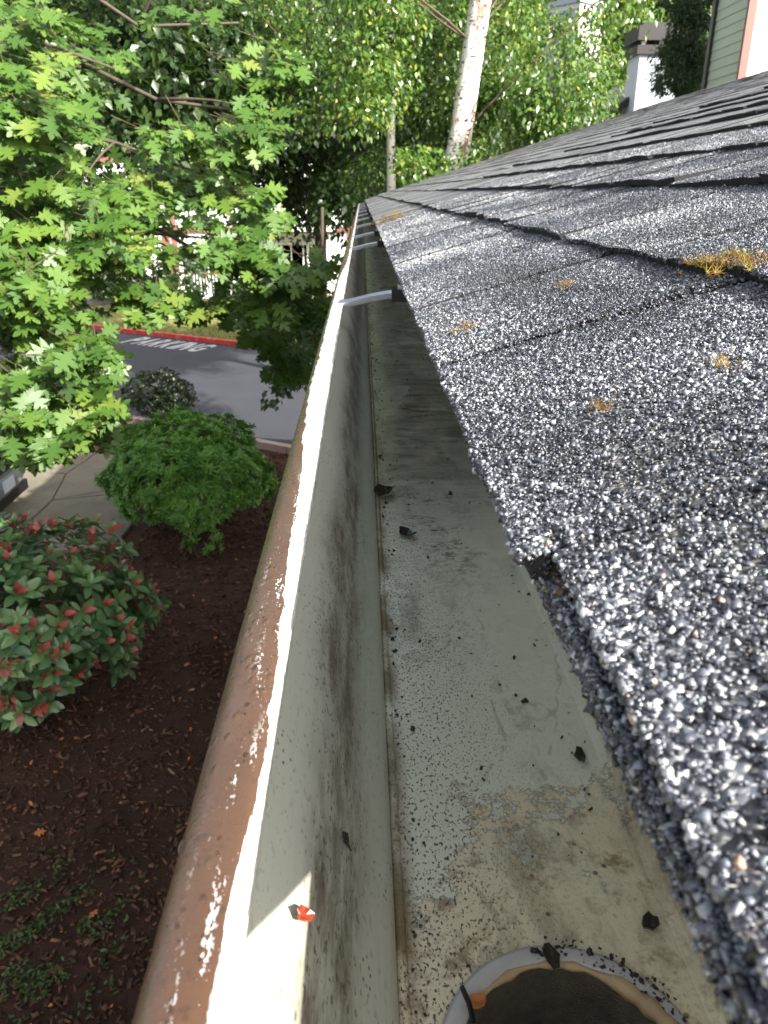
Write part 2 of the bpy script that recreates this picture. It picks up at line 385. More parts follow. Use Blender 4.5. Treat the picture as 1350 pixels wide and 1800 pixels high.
M['birch_leaf'] = leaf_mat('birch_leaf', [(0, (0.018, 0.055, 0.010)), (0.5, (0.052, 0.12, 0.018)), (0.85, (0.14, 0.21, 0.032)), (1, (0.32, 0.29, 0.05))], 0.24, rough=0.28)
M['dark_leaf'] = leaf_mat('shade_tree_leaf', [(0, (0.009, 0.024, 0.006)), (0.6, (0.022, 0.052, 0.011)), (1, (0.055, 0.10, 0.02))], 0.22)  # crown shade put into the leaf colours, dark even in full sun
M['far_leaf'] = leaf_mat('hill_tree_leaf', [(0, (0.04, 0.09, 0.015)), (0.6, (0.095, 0.17, 0.03)), (1, (0.17, 0.24, 0.05))], 0.35)
M['conifer'] = leaf_mat('conifer_needle', [(0, (0.012, 0.028, 0.010)), (0.7, (0.03, 0.06, 0.02)), (1, (0.07, 0.1, 0.03))], 0.12, rough=0.6)
M['bush_leaf'] = leaf_mat('azalea_leaf', [(0, (0.05, 0.15, 0.02)), (0.5, (0.12, 0.30, 0.04)), (1, (0.26, 0.46, 0.08))], 0.2, rough=0.32)
M['box_leaf'] = leaf_mat('small_dark_leaf', [(0, (0.008, 0.018, 0.007)), (1, (0.025, 0.04, 0.014))], 0.12)  # the clipped shrub's shade is put into a darker leaf colour
M['pho_leaf'] = leaf_mat('glossy_green_leaf', [(0, (0.05, 0.12, 0.05)), (0.6, (0.12, 0.22, 0.09)), (1, (0.22, 0.33, 0.13))], 0.15, rough=0.28)
M['pho_red'] = leaf_mat('red_young_leaf', [(0, (0.36, 0.045, 0.04)), (0.6, (0.55, 0.13, 0.12)), (1, (0.6, 0.26, 0.24))], 0.25, (0.6, 0.1, 0.05), rough=0.3)
M['moss'] = leaf_mat('yellow_moss', [(0, (0.10, 0.04, 0.015)), (0.45, (0.24, 0.10, 0.025)), (0.8, (0.36, 0.24, 0.03)), (1, (0.36, 0.36, 0.06))], 0.3, (0.6, 0.45, 0.05), rough=0.6)
M['cover'] = leaf_mat('ground_cover', [(0, (0.02, 0.05, 0.01)), (1, (0.07, 0.13, 0.02))], 0.2)
M['grass'] = leaf_mat('grass_blade', [(0, (0.09, 0.13, 0.025)), (1, (0.33, 0.3, 0.1))], 0.3, rough=0.7)
M['dead_leaf'] = simple('orange_dead_leaf', (0.42, 0.15, 0.04), 0.6, var=0.3, scale=40)
M['redscrap'] = simple('red_leaf_scrap', (0.24, 0.04, 0.014), 0.35, var=0.4, scale=150)

# ------------------------------------------------------------------ ground, road, driveway
def sheet(name, poly, z, mat, kind='structure'):
    o = obj(name, py_mesh(name, [(p[0], p[1], z) for p in poly], [tuple(range(len(poly)))], mat)); o['kind'] = kind; return o
sheet('ground', [(-300, -300), (300, -300), (300, 300), (-300, 300)], 0.0, M['ground'])
U = Vector((0.855, -0.518)); NRM = Vector((0.518, 0.855))          # along and across the road
C0 = Vector((-1.504, 13.0))                                       # on the near kerb
def rd(a, b): p = C0 + U * a + NRM * b; return (p.x, p.y)
ROADW = 7.3
sheet('road', [rd(-60, 0), rd(60, 0), rd(60, ROADW), rd(-60, ROADW)], 0.008, M['asphalt'])
sheet('road_spur', [rd(3.3, ROADW - 0.02), rd(60, ROADW - 0.02), rd(60, ROADW + 9), rd(3.3, ROADW + 9)], 0.004, M['asphalt'])
# mulch bed between the building and the road
bed = [(0.6, -6), (0.6, 11.8), rd(-0.3, -0.16), rd(-9, -0.16), (-9.3, 8.0), (-9.3, -6)]
sheet('mulch_bed', bed, 0.004, M['mulch'])
def kerb(name, a0, a1, b, mat, lab, round_end=False):
    r = thing(name, lab, 'kerb', (*rd((a0 + a1) / 2, b), 0)); r['kind'] = 'structure'
    n = max(1, int((a1 - a0) / 3.05)); L = (a1 - a0) / n
    for i in range(n):
        m = MB(); x0 = a0 + i * L + 0.006; x1 = a0 + (i + 1) * L - 0.006
        c = rd((a0 + a1) / 2, b)
        pts = [(x0, -0.075), (x1, -0.075), (x1, 0.075), (x0, 0.075)]
        q = [(U * p[0] + NRM * p[1] + C0 + NRM * b - Vector(c)) for p in pts]
        m.prism([(v.x, v.y) for v in q], 0.0, 0.135)
        m.build('kerb_stone', mat, r)
    return r
kerb('near_kerb', -28, 16, -0.08, M['curb_pink'], 'low kerb with faded pink paint on the near side of the road')
kerb('red_kerb', -30, 3.1, ROADW + 0.08, M['curb_red'], 'bright red painted kerb on the far side of the road')
# lawn beyond the red kerb
la = [rd(-30, ROADW + 0.16), rd(3.0, ROADW + 0.16), rd(3.3, ROADW + 3.0), rd(3.3, ROADW + 22), rd(-30, ROADW + 22)]
lm = MB(); lm.prism(la, -0.02, 0.125); lo = lm.build('lawn', M['lawn']); lo['kind'] = 'structure'
# grass blades on the lawn
def tri_scatter(n, fx, h, wd, tintf=None):
    P = np.array([fx() for _ in range(n)])
    ang = RNG.uniform(0, 6.283, n); hh = h * RNG.uniform(0.5, 1.3, n)
    dx = np.stack([np.cos(ang) * wd, np.sin(ang) * wd, np.zeros(n)], 1)
    tip = P + np.stack([RNG.normal(0, 0.4, n) * hh, RNG.normal(0, 0.4, n) * hh, hh], 1)
    V = np.stack([P - dx, P + dx, tip], 1).reshape(-1, 3)
    return V, np.arange(3 * n).reshape(-1, 3), np.repeat(RNG.uniform(0, 1, n), 3)
def lawn_pt():
    x, y = rd(random.uniform(-13, 3), ROADW + 0.2 + random.random() ** 1.4 * 9); return (x, y, 0.125)
V_, F_, T_ = tri_scatter(14000, lawn_pt, 0.07, 0.012)
tag(obj('grass', np_mesh('grass', V_, F_, M['grass'], T_)), 'short yellowing grass on the lawn behind the red kerb', 'grass', kind='stuff')

# driveway of broken concrete slabs
dr = thing('driveway', 'worn concrete driveway in broken slabs beside the mulch bed', 'driveway', (-6.5, 11, 0)); dr['kind'] = 'structure'
slabs = [
    [(-12, 8.2), (-7.3, 8.2), (-7.3, 10.6), (-12, 10.6)], [(-12, 10.6), (-7.3, 10.6), (-7.3, 13.0), (-12, 13.0)],
    [(-7.3, 8.2), (-4.6, 8.7), (-4.55, 10.55), (-7.3, 10.6)], [(-7.3, 10.6), (-4.55, 10.55), (-4.75, 11.7), (-7.3, 11.9)],
    [(-7.3, 11.9), (-4.75, 11.7), (-4.6, 12.75), (-7.3, 12.95)],
    [(-4.6, 8.7), (-3.2, 8.9), (-3.15, 9.5), (-3.25, 10.9), (-4.55, 10.55)],
    [(-4.55, 10.55), (-3.25, 10.9), (-3.2, 11.25)], [(-4.55, 10.55), (-3.2, 11.25), (-4.75, 11.7)],
    [(-4.75, 11.7), (-3.2, 11.25), (-3.3, 12.4), (-4.6, 12.75)],
]
for k, pl in enumerate(slabs):
    c = Vector((sum(p[0] for p in pl) / len(pl), sum(p[1] for p in pl) / len(pl)))
    g = [(c + (Vector(p) - c) * (1 - 0.018 / (Vector(p) - c).length)) - Vector((-6.5, 11)) for p in pl]
    MB().prism([(q.x, q.y) for q in g], -0.02, 0.045 + 0.012 * ((k * 37) % 5) / 4).build('slab', M['concrete'], dr)

# painted word on the road: one mesh per letter
pk = thing('road_marking', 'white worn word PARKING painted on the asphalt along the red kerb', 'road marking', (*rd(0, 0), 0)); pk['kind'] = 'structure'
ang = math.atan2(U.y, U.x)
widths = {'P': 0.40, 'A': 0.44, 'R': 0.42, 'K': 0.42, 'I': 0.2, 'N': 0.44, 'G': 0.46}
p0 = Vector((-7.35, 23.55)); p1 = Vector((-4.70, 21.95)); dirp = (p1 - p0).normalized(); tot = (p1 - p0).length
xs = 0.0; sw = sum(widths.values())
for ch in 'PARKING':
    cu = bpy.data.curves.new('letter', 'FONT'); cu.body = ch; cu.size = 1.0; cu.extrude = 0.0; cu.offset = 0.035
    tmp = bpy.data.objects.new('tmp_letter', cu); COL.objects.link(tmp)
    dg = bpy.context.evaluated_depsgraph_get(); me = bpy.data.meshes.new_from_object(tmp.evaluated_get(dg))
    bpy.data.objects.remove(tmp); bpy.data.curves.remove(cu)
    co = np.array([v.co[:] for v in me.vertices]); mn, mx = co.min(0), co.max(0)
    wl = widths[ch] / sw * tot
    for v in me.vertices:
        v.co.x = (v.co.x - mn[0]) / (mx[0] - mn[0]) * wl * 0.78; v.co.y = (v.co.y - mn[1]) / (mx[1] - mn[1]) * 1.08; v.co.z = 0.013
    me.materials.clear(); me.materials.append(M['paint'])
    o = obj('letter', me, pk); q = p0 + dirp * xs - Vector(rd(0, 0)); o.location = (q.x, q.y, 0)
    o.rotation_euler.z = math.atan2(dirp.y, dirp.x); xs += wl

# bark chips on the bed
def box_chips(P, size, tint, flat=0.35):
    n = len(P); base = np.array([(-1, -1, -1), (1, -1, -1), (1, 1, -1), (-1, 1, -1), (-1, -1, 1), (1, -1, 1), (1, 1, 1), (-1, 1, 1)], float)
    T = np.array([(0, 2, 1), (0, 3, 2), (4, 5, 6), (4, 6, 7), (0, 1, 5), (0, 5, 4), (1, 2, 6), (1, 6, 5), (2, 3, 7), (2, 7, 6), (3, 0, 4), (3, 4, 7)])
    V = np.repeat(base[None], n, 0) * (1 + RNG.uniform(-0.35, 0.35, (n, 8, 3)))
    V *= (size[:, None] * np.stack([RNG.uniform(0.7, 2.2, n), RNG.uniform(0.4, 0.9, n), np.full(n, flat)], 1))[:, None, :] * 0.5
    R = rand_rot(n, 0.5); V = np.einsum('nij,nkj->nki', R, V) + P[:, None]
    F = (T[None] + np.arange(n)[:, None, None] * 8).reshape(-1, 3)
    return V.reshape(-1, 3), F, np.repeat(tint, 8)
def rand_rot(n, tilt=1.0):
    nrm = np.stack([RNG.normal(0, tilt, n), RNG.normal(0, tilt, n), np.ones(n)], 1)
    d = RNG.normal(0, 1, (n, 3)); return frames(d, nrm)
def frames(d, nrm):
    """columns: side, direction, normal"""
    d = d / np.maximum(np.linalg.norm(d, axis=1, keepdims=True), 1e-9)
    nrm = nrm - d * (nrm * d).sum(1, keepdims=True); nrm = nrm / np.maximum(np.linalg.norm(nrm, axis=1, keepdims=True), 1e-9)
    s = np.cross(d, nrm); return np.stack([s, d, nrm], 2)
n = 17000
P = np.stack([-0.2 - 4.6 * RNG.random(n) ** 0.9, 2.3 + 10.5 * RNG.random(n) ** 1.5, RNG.uniform(0.004, 0.03, n)], 1)
ok = ~((P[:, 0] < -2.95) & (P[:, 1] > 8.0)); P = P[ok]
V_, F_, T_ = box_chips(P, RNG.uniform(0.012, 0.04, len(P)), RNG.beta(1.6, 2.6, len(P)))
tag(obj('bark_chips', np_mesh('bark_chips', V_, F_, M['chip'], T_)), 'dark brown bark mulch chips covering the planting bed', 'mulch', kind='stuff')

# ------------------------------------------------------------------ our building: roof, shingles, granules
SL = 0.305; EX, EZ = 0.040, CAM_Z - 0.0815                        # eave point of the deck plane
def rz(x): return EZ + SL * (x - EX)
YN, YF, XR = -2.5, 8.6, 2.95
COSR = 1 / math.sqrt(1 + SL * SL)
hs = thing('apartment_house', 'low house whose grey shingled roof slopes up beside the gutter', 'house', (0, 0, 0))
m = MB(); m.box(0.45, YN, 0, 5.45, YF - 0.3, 3.95); m.build('wall', M['siding_green'], hs)
m = MB(); m.box(0.0962, YN, EZ - 0.20, 0.118, YF - 0.012, EZ + 0.004); m.build('fascia', M['brown'], hs)
m = MB(); m.box(0.119, YN, EZ - 0.19, 0.5, YF - 0.02, EZ - 0.178); m.build('soffit', M['trim_white'], hs)
rm = MB()
rv = [(0.0966, rz(0.0966) - 0.001), (XR, rz(XR)), (2 * XR - EX, rz(EX)), (2 * XR - EX, rz(EX) - 0.015), (XR, rz(XR) - 0.02), (0.0966, rz(0.0966) - 0.012)]
rm.sweep(rv, [YN, YF]); roof = rm.build('roof', M['roof_dark'], hs)
EXPO = 0.136
gran_src = []
def tab_mesh(w, seed, butt_jit=0.003, curl=0.0, recess=0.0, nx=6, thin=1.0):
    """shingle tab: local x = upslope distance from the butt, y = along the eave, z = off the deck"""
    r = random.Random(seed); nx = nx; L = EXPO * 1.9
    us = [0.0, 0.045, L]
    top = []; V = []; F = []
    ph = r.uniform(0, 100); h0, h1 = r.uniform(-0.0012, 0.0012), r.uniform(-0.0012, 0.0012)
    for j, u in enumerate(us):
        for i in range(nx + 1):
            y = w * i / nx
            jx = (noise.noise(Vector((ph, y * 22, 0))) * butt_jit * 1.6 + r.uniform(-1, 1) * butt_jit * 0.35 + recess) if j == 0 else 0
            hz = (0.0115 * thin, 0.0108 * thin, 0.0035)[j]
            hz += (h0 + (h1 - h0) * i / nx) * (1, 1, 0)[j]
            if j == 0: hz += curl * (0.4 + 0.6 * abs(noise.noise(Vector((y * 9, ph, 2)))))
            V.append((u + jx, y, hz))
    n1 = nx + 1
    for j in range(2):
        for i in range(nx):
            a = j * n1 + i; F.append((a, a + n1, a + n1 + 1, a + 1))
    b = len(V)
    for i in range(nx + 1):
        x, y, z = V[i]; V.append((x + 0.0015, y, z - 0.0065 * thin))
    for i in range(nx): F.append((i, i + 1, b + i + 1, b + i))
    c = len(V); V.append((L, 0, -0.001)); V.append((L, w, -0.001)); V.append((0.045, 0, 0.0044)); V.append((0.045, w, 0.0044))
    F.append((0, b, c + 2, n1)); F.append((n1, c + 2, c, 2 * n1)); F.append((nx, n1 + nx, c + 3, b + nx)); F.append((n1 + nx, 2 * n1 + nx, c + 1, c + 3))
    return V, F
ROT = Matrix(((COSR, 0, -SL * COSR), (0, 1, 0), (SL * COSR, 0, COSR))).to_4x4()
NC = int((XR - 0.03) / (EXPO * COSR))
tabs = []
for k in range(NC):
    x0 = 0.0335 + k * EXPO * COSR + (0.003 if k == 0 else 0); y = YN + random.uniform(0, 0.2)
    first = [0.138] if k == 0 else ([0.118] if k == 1 else [])
    while y < YF:
        wd = random.choice((0.115, 0.14, 0.165, 0.19, 0.225))
        if y + wd > YF: wd = YF - y
        if k == 0 and -0.10 < y < 0.046 and y + wd > 0.046: y = 0.047
        if k == 0 and y < -0.10 < y + wd: wd = -0.10 - y
        if k == 0 and -0.10 <= y < 0.0465: y += wd + 0.003; continue  # gap in the first row, shaped to let sun onto the front panel
        if k == 0 and 0.046 <= y < 0.06: wd = 0.097
        if wd > 0.03: tabs.append((k, x0, y, wd))
        y += wd + random.choice((0.0035, 0.005, 0.007) if y > 0.3 else (0.0025, 0.004, 0.005))
tabs.sort(key=lambda t: (t[2] < -0.35, (t[1] - 0.05) ** 2 * 1.4 + t[2] ** 2))
big_v, big_f, big_m = [], [], []
cache = {}
for q, (k, x0, y, wd) in enumerate(tabs):
    near_first = (k == 0 and y < 0.14)
    rc = 0.0065 if near_first else (0.0 if k == 0 else random.choice((0, 0, 0.002, -0.003)))
    cu = 0.0 if k == 0 else random.choice((0.003, 0.005, 0.007))
    if q < 300:
        key = (round(wd, 4), random.randrange(4), rc, cu, near_first)
        if key not in cache:
            V, F = tab_mesh(wd, hash((round(wd, 4), rc, cu, len(cache))) & 0xffff, 0.0012 if k == 0 else 0.0045, cu, rc)
            cache[key] = (py_mesh('shingle', V, F, [M['shingle'], M['shaded_edge']], fmat=[0] * 12 + [1] * (len(F) - 12)), V)
        me, V = cache[key]
        o = obj('shingle', me, roof)
        mt = Matrix.Translation((x0, y, rz(x0))) @ ROT; o.matrix_basis = mt
        if -0.06 < y + wd and y < 2.1 and k < 4: gran_src.append((k, y, wd, mt, V))
    else:
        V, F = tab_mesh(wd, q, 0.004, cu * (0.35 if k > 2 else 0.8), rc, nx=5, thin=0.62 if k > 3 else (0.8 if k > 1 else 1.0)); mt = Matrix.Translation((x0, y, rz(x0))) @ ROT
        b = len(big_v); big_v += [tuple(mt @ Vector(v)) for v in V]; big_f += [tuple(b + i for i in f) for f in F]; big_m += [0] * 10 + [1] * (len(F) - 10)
o = obj('shingles_upslope', py_mesh('shingles_upslope', big_v, big_f, [M['shingle'], M['shaded_edge']], fmat=big_m), roof); o['kind'] = 'stuff'
# starter strip under the first course
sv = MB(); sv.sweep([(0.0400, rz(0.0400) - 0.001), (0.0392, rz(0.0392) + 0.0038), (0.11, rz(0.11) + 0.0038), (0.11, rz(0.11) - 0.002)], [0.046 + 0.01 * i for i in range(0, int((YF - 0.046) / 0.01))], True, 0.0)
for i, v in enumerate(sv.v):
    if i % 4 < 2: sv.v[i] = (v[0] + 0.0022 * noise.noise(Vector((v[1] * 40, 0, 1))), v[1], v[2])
sv.build('starter_strip', M['shaded_edge'], roof)  # whole strip in the dark edge colour, for the shade band under the tabs
# loose mineral granules near the camera, real crushed stones
GV, GF, GT = [], [], []
gb = 0
oct_v = np.array([(1, 0, 0), (-1, 0, 0), (0, 1, 0), (0, -1, 0), (0, 0, 1), (0, 0, -1)], float)
oct_f = np.array([(0, 2, 4), (2, 1, 4), (1, 3, 4), (3, 0, 4), (2, 0, 5), (1, 2, 5), (3, 1, 5), (0, 3, 5)])
cub_v = np.array([(-1, -1, -1), (1, -1, -1), (1, 1, -1), (-1, 1, -1), (-1, -1, 1), (1, -1, 1), (1, 1, 1), (-1, 1, 1)], float) * 0.68
cub_f = np.array([(0, 2, 1), (0, 3, 2), (4, 5, 6), (4, 6, 7), (0, 1, 5), (0, 5, 4), (1, 2, 6), (1, 6, 5), (2, 3, 7), (2, 7, 6), (3, 0, 4), (3, 4, 7)])
def stones(P, size, tv, tf, jit):
    n = len(P)
    V = tv[None] * (1 + RNG.uniform(-jit, jit, (n, len(tv), 3))) + RNG.uniform(-jit, jit, (n, len(tv), 3)) * 0.4
    sc = size[:, None] * np.stack([RNG.uniform(0.7, 1.5, n), RNG.uniform(0.6, 1.05, n), RNG.uniform(0.5, 0.9, n)], 1) * 0.5
    V = V * sc[:, None, :]
    R = frames(RNG.normal(0, 1, (n, 3)), RNG.normal(0, 1, (n, 3)))
    V = np.einsum('nij,nkj->nki', R, V) + P[:, None]
    return V.reshape(-1, 3), (tf[None] + np.arange(n)[:, None, None] * len(tv)).reshape(-1, 3)
def add_stones(P, dens_size, lo=0.0, tsh=0.0):
    global gb
    P = np.asarray(P); n = len(P)
    if n == 0: return
    iv = in_view(P, 0.04); P = P[iv]; dens_size = dens_size[iv]; n = len(P)
    t = RNG.beta(1.15, 1.6, n)
    # broad light and dark patches of the blend
    bl = np.array([noise.noise(Vector((p[0] * 14, p[1] * 9, 0))) - 0.55 * max(0.0, 1 - abs(p[1] - 0.52) / 0.26) * max(0.0, 1 - abs(p[0] - 0.11) / 0.09) for p in P]); t = np.clip(t + bl * 0.32 + tsh, 0, 1)
    near = P[:, 1] < 0.42
    for msk, tv, tf, jit in ((near, cub_v, cub_f, 0.4), (~near, oct_v, oct_f, 0.35)):
        if not msk.any(): continue
        V, F = stones(P[msk], dens_size[msk], tv, tf, jit)
        GV.append(V); GF.append(F + gb); GT.append(np.repeat(t[msk], len(tv))); gb += len(V)
for k, y0, wd, mt, V in gran_src:
    area = wd * (EXPO + 0.01)
    n = int(area * 720000)
    u = RNG.random(n) * (EXPO + 0.012); yy = 0.0003 + RNG.random(n) * (wd - 0.0006); tsh = random.uniform(-0.12, 0.10)
    Va = np.array(V[:7]); jx = np.interp(yy, Va[:, 1], Va[:, 0]); hz0 = np.interp(yy, Va[:, 1], Va[:, 2])
    f = np.clip(u / 0.045, 0, 1); hm_ = np.interp(yy, np.array(V[7:14])[:, 1], np.array(V[7:14])[:, 2]); hz = np.where(u < 0.045, hz0 * (1 - f) + hm_ * f, hm_ - (u - 0.045) / (EXPO * 1.9 - 0.045) * (hm_ - 0.0035))
    xx = jx * (1 - f) + u
    Yw = y0 + yy
    keep = (RNG.random(n) < np.clip(1.0 - (Yw - 0.35) * 0.9, 0.0, 1) * np.clip((2.1 - Yw) / 0.8, 0, 1) ** 0.5 + np.clip((2.1 - Yw) * 0.2, 0, 0.3)) & (Yw > -0.06)
    if k == 3: keep &= RNG.random(n) < 0.5
    L = np.stack([xx, yy, hz + 0.0002], 1)[keep]
    mm = np.array(mt); P = L @ mm[:3, :3].T + mm[:3, 3]
    add_stones(P, np.exp(RNG.normal(math.log(0.00120), 0.30, len(P))) * np.clip(0.72 + P[:, 1] * 0.5, 0.9, 1.6), 0.0, tsh)
    # stones on the side facing down the eave line
    n = 700 if k == 0 else 350
    if y0 < 1.0 and k < 3:
        u_ = RNG.random(n) * (EXPO - 0.004); L = np.stack([u_ + float(jx[0]) * 0.5 + 0.001, RNG.uniform(-0.0006, 0.0006, n), 0.0112 - RNG.random(n) ** 1.4 * 0.008], 1)
        P = L @ mm[:3, :3].T + mm[:3, 3]; add_stones(P, np.exp(RNG.normal(math.log(0.0013), 0.3, n)), 0.0, -0.2)
    # stones on the butt edge
    n = int(wd * (5200 if k == 0 else 1500)); yy = RNG.random(n) * wd; jx = np.interp(yy, Va[:, 1], Va[:, 0]); hz0 = np.interp(yy, Va[:, 1], Va[:, 2])
    if k < 2:
        L = np.stack([jx + RNG.uniform(-0.0004, 0.001, n), yy, hz0 - RNG.random(n) * 0.0022], 1)
        L = L[(y0 + yy < 0.9)]
        P = L @ mm[:3, :3].T + mm[:3, 3]; add_stones(P, np.exp(RNG.normal(math.log(0.0015), 0.25, len(P))))
# stones on the exposed starter lip close to the camera, shade put into a darker tint
n = 15000; yy = 0.047 + 0.5 * RNG.random(n) ** 1.5; xx = 0.0394 + RNG.random(n) ** 1.3 * 0.013
P = np.stack([xx, yy, EZ + SL * (xx - EX) + 0.0040], 1); add_stones(P, np.exp(RNG.normal(math.log(0.0013), 0.25, n)), 0.0, -0.18)
n = 5000; yy = 0.047 + 0.4 * RNG.random(n); P = np.stack([np.full(n, 0.0393) + RNG.uniform(-0.0003, 0.0006, n), yy, EZ + SL * (0.0383 - EX) + 0.0035 - RNG.random(n) * 0.0045], 1); add_stones(P, np.exp(RNG.normal(math.log(0.0012), 0.25, n)), 0.0, -0.25)
GV = np.concatenate(GV); GF = np.concatenate(GF); GT = np.concatenate(GT)
o = obj('granules', np_mesh('granules', GV, GF, M['granule'], GT), roof); o['kind'] = 'stuff'
print('granule tris', len(GF))

# ------------------------------------------------------------------ the gutter
ZC = CAM_Z
gt = thing('rain_gutter', 'long pale roof gutter with worn brown lip running beside the shingles', 'gutter', (0, 0, 0))
ys = list(np.unique(np.concatenate([np.arange(-0.5, 1.2, 0.03), np.arange(1.2, YF, 0.15), [YF]])))
inner = [(-0.0287, -0.1240), (-0.0292, -0.131), (-0.0277, -0.1372), (-0.0238, -0.1432), (-0.0188, -0.149), (-0.0143, -0.156), (-0.0108, -0.164), (-0.0078, -0.173), (-0.0043, -0.182), (0.0008, -0.1905), (0.0053, -0.1965), (0.0074, -0.2015), (0.0080, -0.2064)]
m = MB(); m.sweep([(x, ZC + z) for x, z in inner], ys, False, 0.0005); m.build('front_panel', M['front'], gt, True)
outer = [(-0.0375, -0.1338), (-0.0368, -0.139), (-0.0305, -0.1452), (-0.0250, -0.1505), (-0.0195, -0.158), (-0.016, -0.166), (-0.013, -0.175), (-0.0095, -0.184), (-0.0045, -0.192), (-0.001, -0.199), (0.0, -0.2085)]
m = MB(); m.sweep([(x, ZC + z) for x, z in outer], ys, False, 0.0005); m.build('outer_face', M['brown'], gt, True)
lip = [(-0.0350, -0.1345), (-0.0377, -0.1335), (-0.0385, -0.1290), (-0.0383, -0.1240), (-0.0372, -0.1200), (-0.0352, -0.1178), (-0.0325, -0.1167), (-0.0290, -0.1161), (-0.0255, -0.1158), (-0.0232, -0.1162), (-0.0221, -0.1173), (-0.0219, -0.1195), (-0.0221, -0.1238), (-0.0232, -0.1246), (-0.0285, -0.1250), (-0.0310, -0.1300)]
m = MB(); m.sweep([(x, ZC + z) for x, z in lip], ys, True, 0.0002); lo_ = m.build('rolled_lip', M['lip'], gt, True)
back = [(0.0915, -0.2070), (0.0936, -0.2061), (0.0947, -0.2040), (0.0948, -0.1180), (0.0953, -0.1180), (0.0953, -0.2085)]
m = MB(); m.sweep([(x, ZC + z) for x, z in back], ys, False); m.build('back_wall', M['bottom'], gt)
# floor with the outlet hole
OC = Vector((0.0522, 0.124)); OR_, IR_ = 0.0352, 0.0290
fl_v, fl_f = [], []
yb0, yb1, xb0, xb1 = OC.y - 0.04, OC.y + 0.04, 0.0081, 0.0915
nseg = 64; inn, outp = [], []
for i in range(nseg):
    th = 2 * math.pi * i / nseg; dx, dy = math.cos(th), math.sin(th)
    inn.append((OC.x + dx * (IR_ + 0.001), OC.y + dy * (IR_ + 0.001)))
    tx = ((xb1 - OC.x) if dx > 0 else (xb0 - OC.x)) / dx if abs(dx) > 1e-6 else 1e9
    ty = ((yb1 - OC.y) if dy > 0 else (yb0 - OC.y)) / dy if abs(dy) > 1e-6 else 1e9
    t = min(tx, ty); outp.append((OC.x + dx * t, OC.y + dy * t))
zf = ZC - 0.2068
fl_v += [(x, y, zf) for x, y in inn] + [(x, y, zf) for x, y in outp]
for i in range(nseg):
    j = (i + 1) % nseg; fl_f.append((i, nseg + i, nseg + j, j))
# corner fillers
for cx, cy in ((xb0, yb0), (xb1, yb0), (xb1, yb1), (xb0, yb1)):
    for i in range(nseg):
        j = (i + 1) % nseg; a, b = outp[i], outp[j]
        if abs(a[0] - b[0]) > 1e-6 and abs(a[1] - b[1]) > 1e-6 and abs((a[0] + b[0]) / 2 - cx) < 0.01 and abs((a[1] + b[1]) / 2 - cy) < 0.01:
            fl_v.append((cx, cy, zf)); fl_f.append((nseg + i, len(fl_v) - 1, nseg + j))
def strip(y0, y1, nn):
    for i in range(nn):
        a = y0 + (y1 - y0) * i / nn; b = y0 + (y1 - y0) * (i + 1) / nn; q = len(fl_v)
        fl_v.extend([(xb0, a, zf), (xb1, a, zf), (xb1, b, zf), (xb0, b, zf)]); fl_f.append((q, q + 1, q + 2, q + 3))
strip(-0.5, yb0, 3); strip(yb1, YF, 20)
obj('floor_panel', py_mesh('floor_panel', fl_v, fl_f, M['bottom']), gt)
# standing seam at the front crease
m = MB(); m.sweep([(0.0078, ZC - 0.2069), (0.0080, ZC - 0.2052), (0.0094, ZC - 0.2046), (0.0108, ZC - 0.2052), (0.0112, ZC - 0.2069)], ys, False, 0.0); m.build('crease_bead', M['bottom'], gt, True)
m = MB(); m.box(-0.0375, YF, ZC - 0.2085, 0.0953, YF + 0.003, ZC - 0.119); m.build('end_cap', M['brown'], gt)
# outlet: flange ring, tube, caulk
ot = MB(); nn = 72
prof = [(OR_, 0.0000), (OR_, 0.0011), (OR_ - 0.0012, 0.0016), (IR_ + 0.0016, 0.0016), (IR_ + 0.0004, 0.0006), (IR_ - 0.0004, -0.004), (IR_ - 0.001, -0.07), (IR_ - 0.004, -0.12)]
rv_, rf_, fm = [], [], []
for i in range(nn):
    th = 2 * math.pi * i / nn
    for r_, z_ in prof: rv_.append((r_ * math.cos(th), r_ * math.sin(th), z_))
for i in range(nn):
    for k in range(len(prof) - 1):
        a = i * len(prof) + k; b = ((i + 1) % nn) * len(prof) + k
        rf_.append((a, b, b + 1, a + 1)); fm.append(0 if k < 4 else 1)
outlet = obj('outlet', py_mesh('outlet', rv_, rf_, [M['ring'], M['tube']], True, fm), gt); outlet.location = (OC.x, OC.y, zf)
m = MB(); pts, rad = [], []
for i in range(-6, 30):
    th = math.radians(96 - i * 6.3); rr = IR_ + 0.0004 + 0.0007 * noise.noise(Vector((i * 0.4, 0, 5)))
    pts.append((rr * math.cos(th), rr * math.sin(th), 0.0006 - 0.0012 * abs(noise.noise(Vector((i * .3, 2, 0))))))
    rad.append(0.0007 + 0.0017 * abs(noise.noise(Vector((i * 0.55, 7, 1)))) + (0.0012 if i > 6 else 0))
m.tube(pts, rad, 8); m.build('caulk', M['caulk'], outlet, True)
m = MB(); q = []
for i in range(24):
    th = 2 * math.pi * i / 24; q.append((0.027 * math.cos(th), 0.027 * math.sin(th)))
m.prism(q, -0.122, -0.120); m.build('silt_plug', M['debris'], outlet)
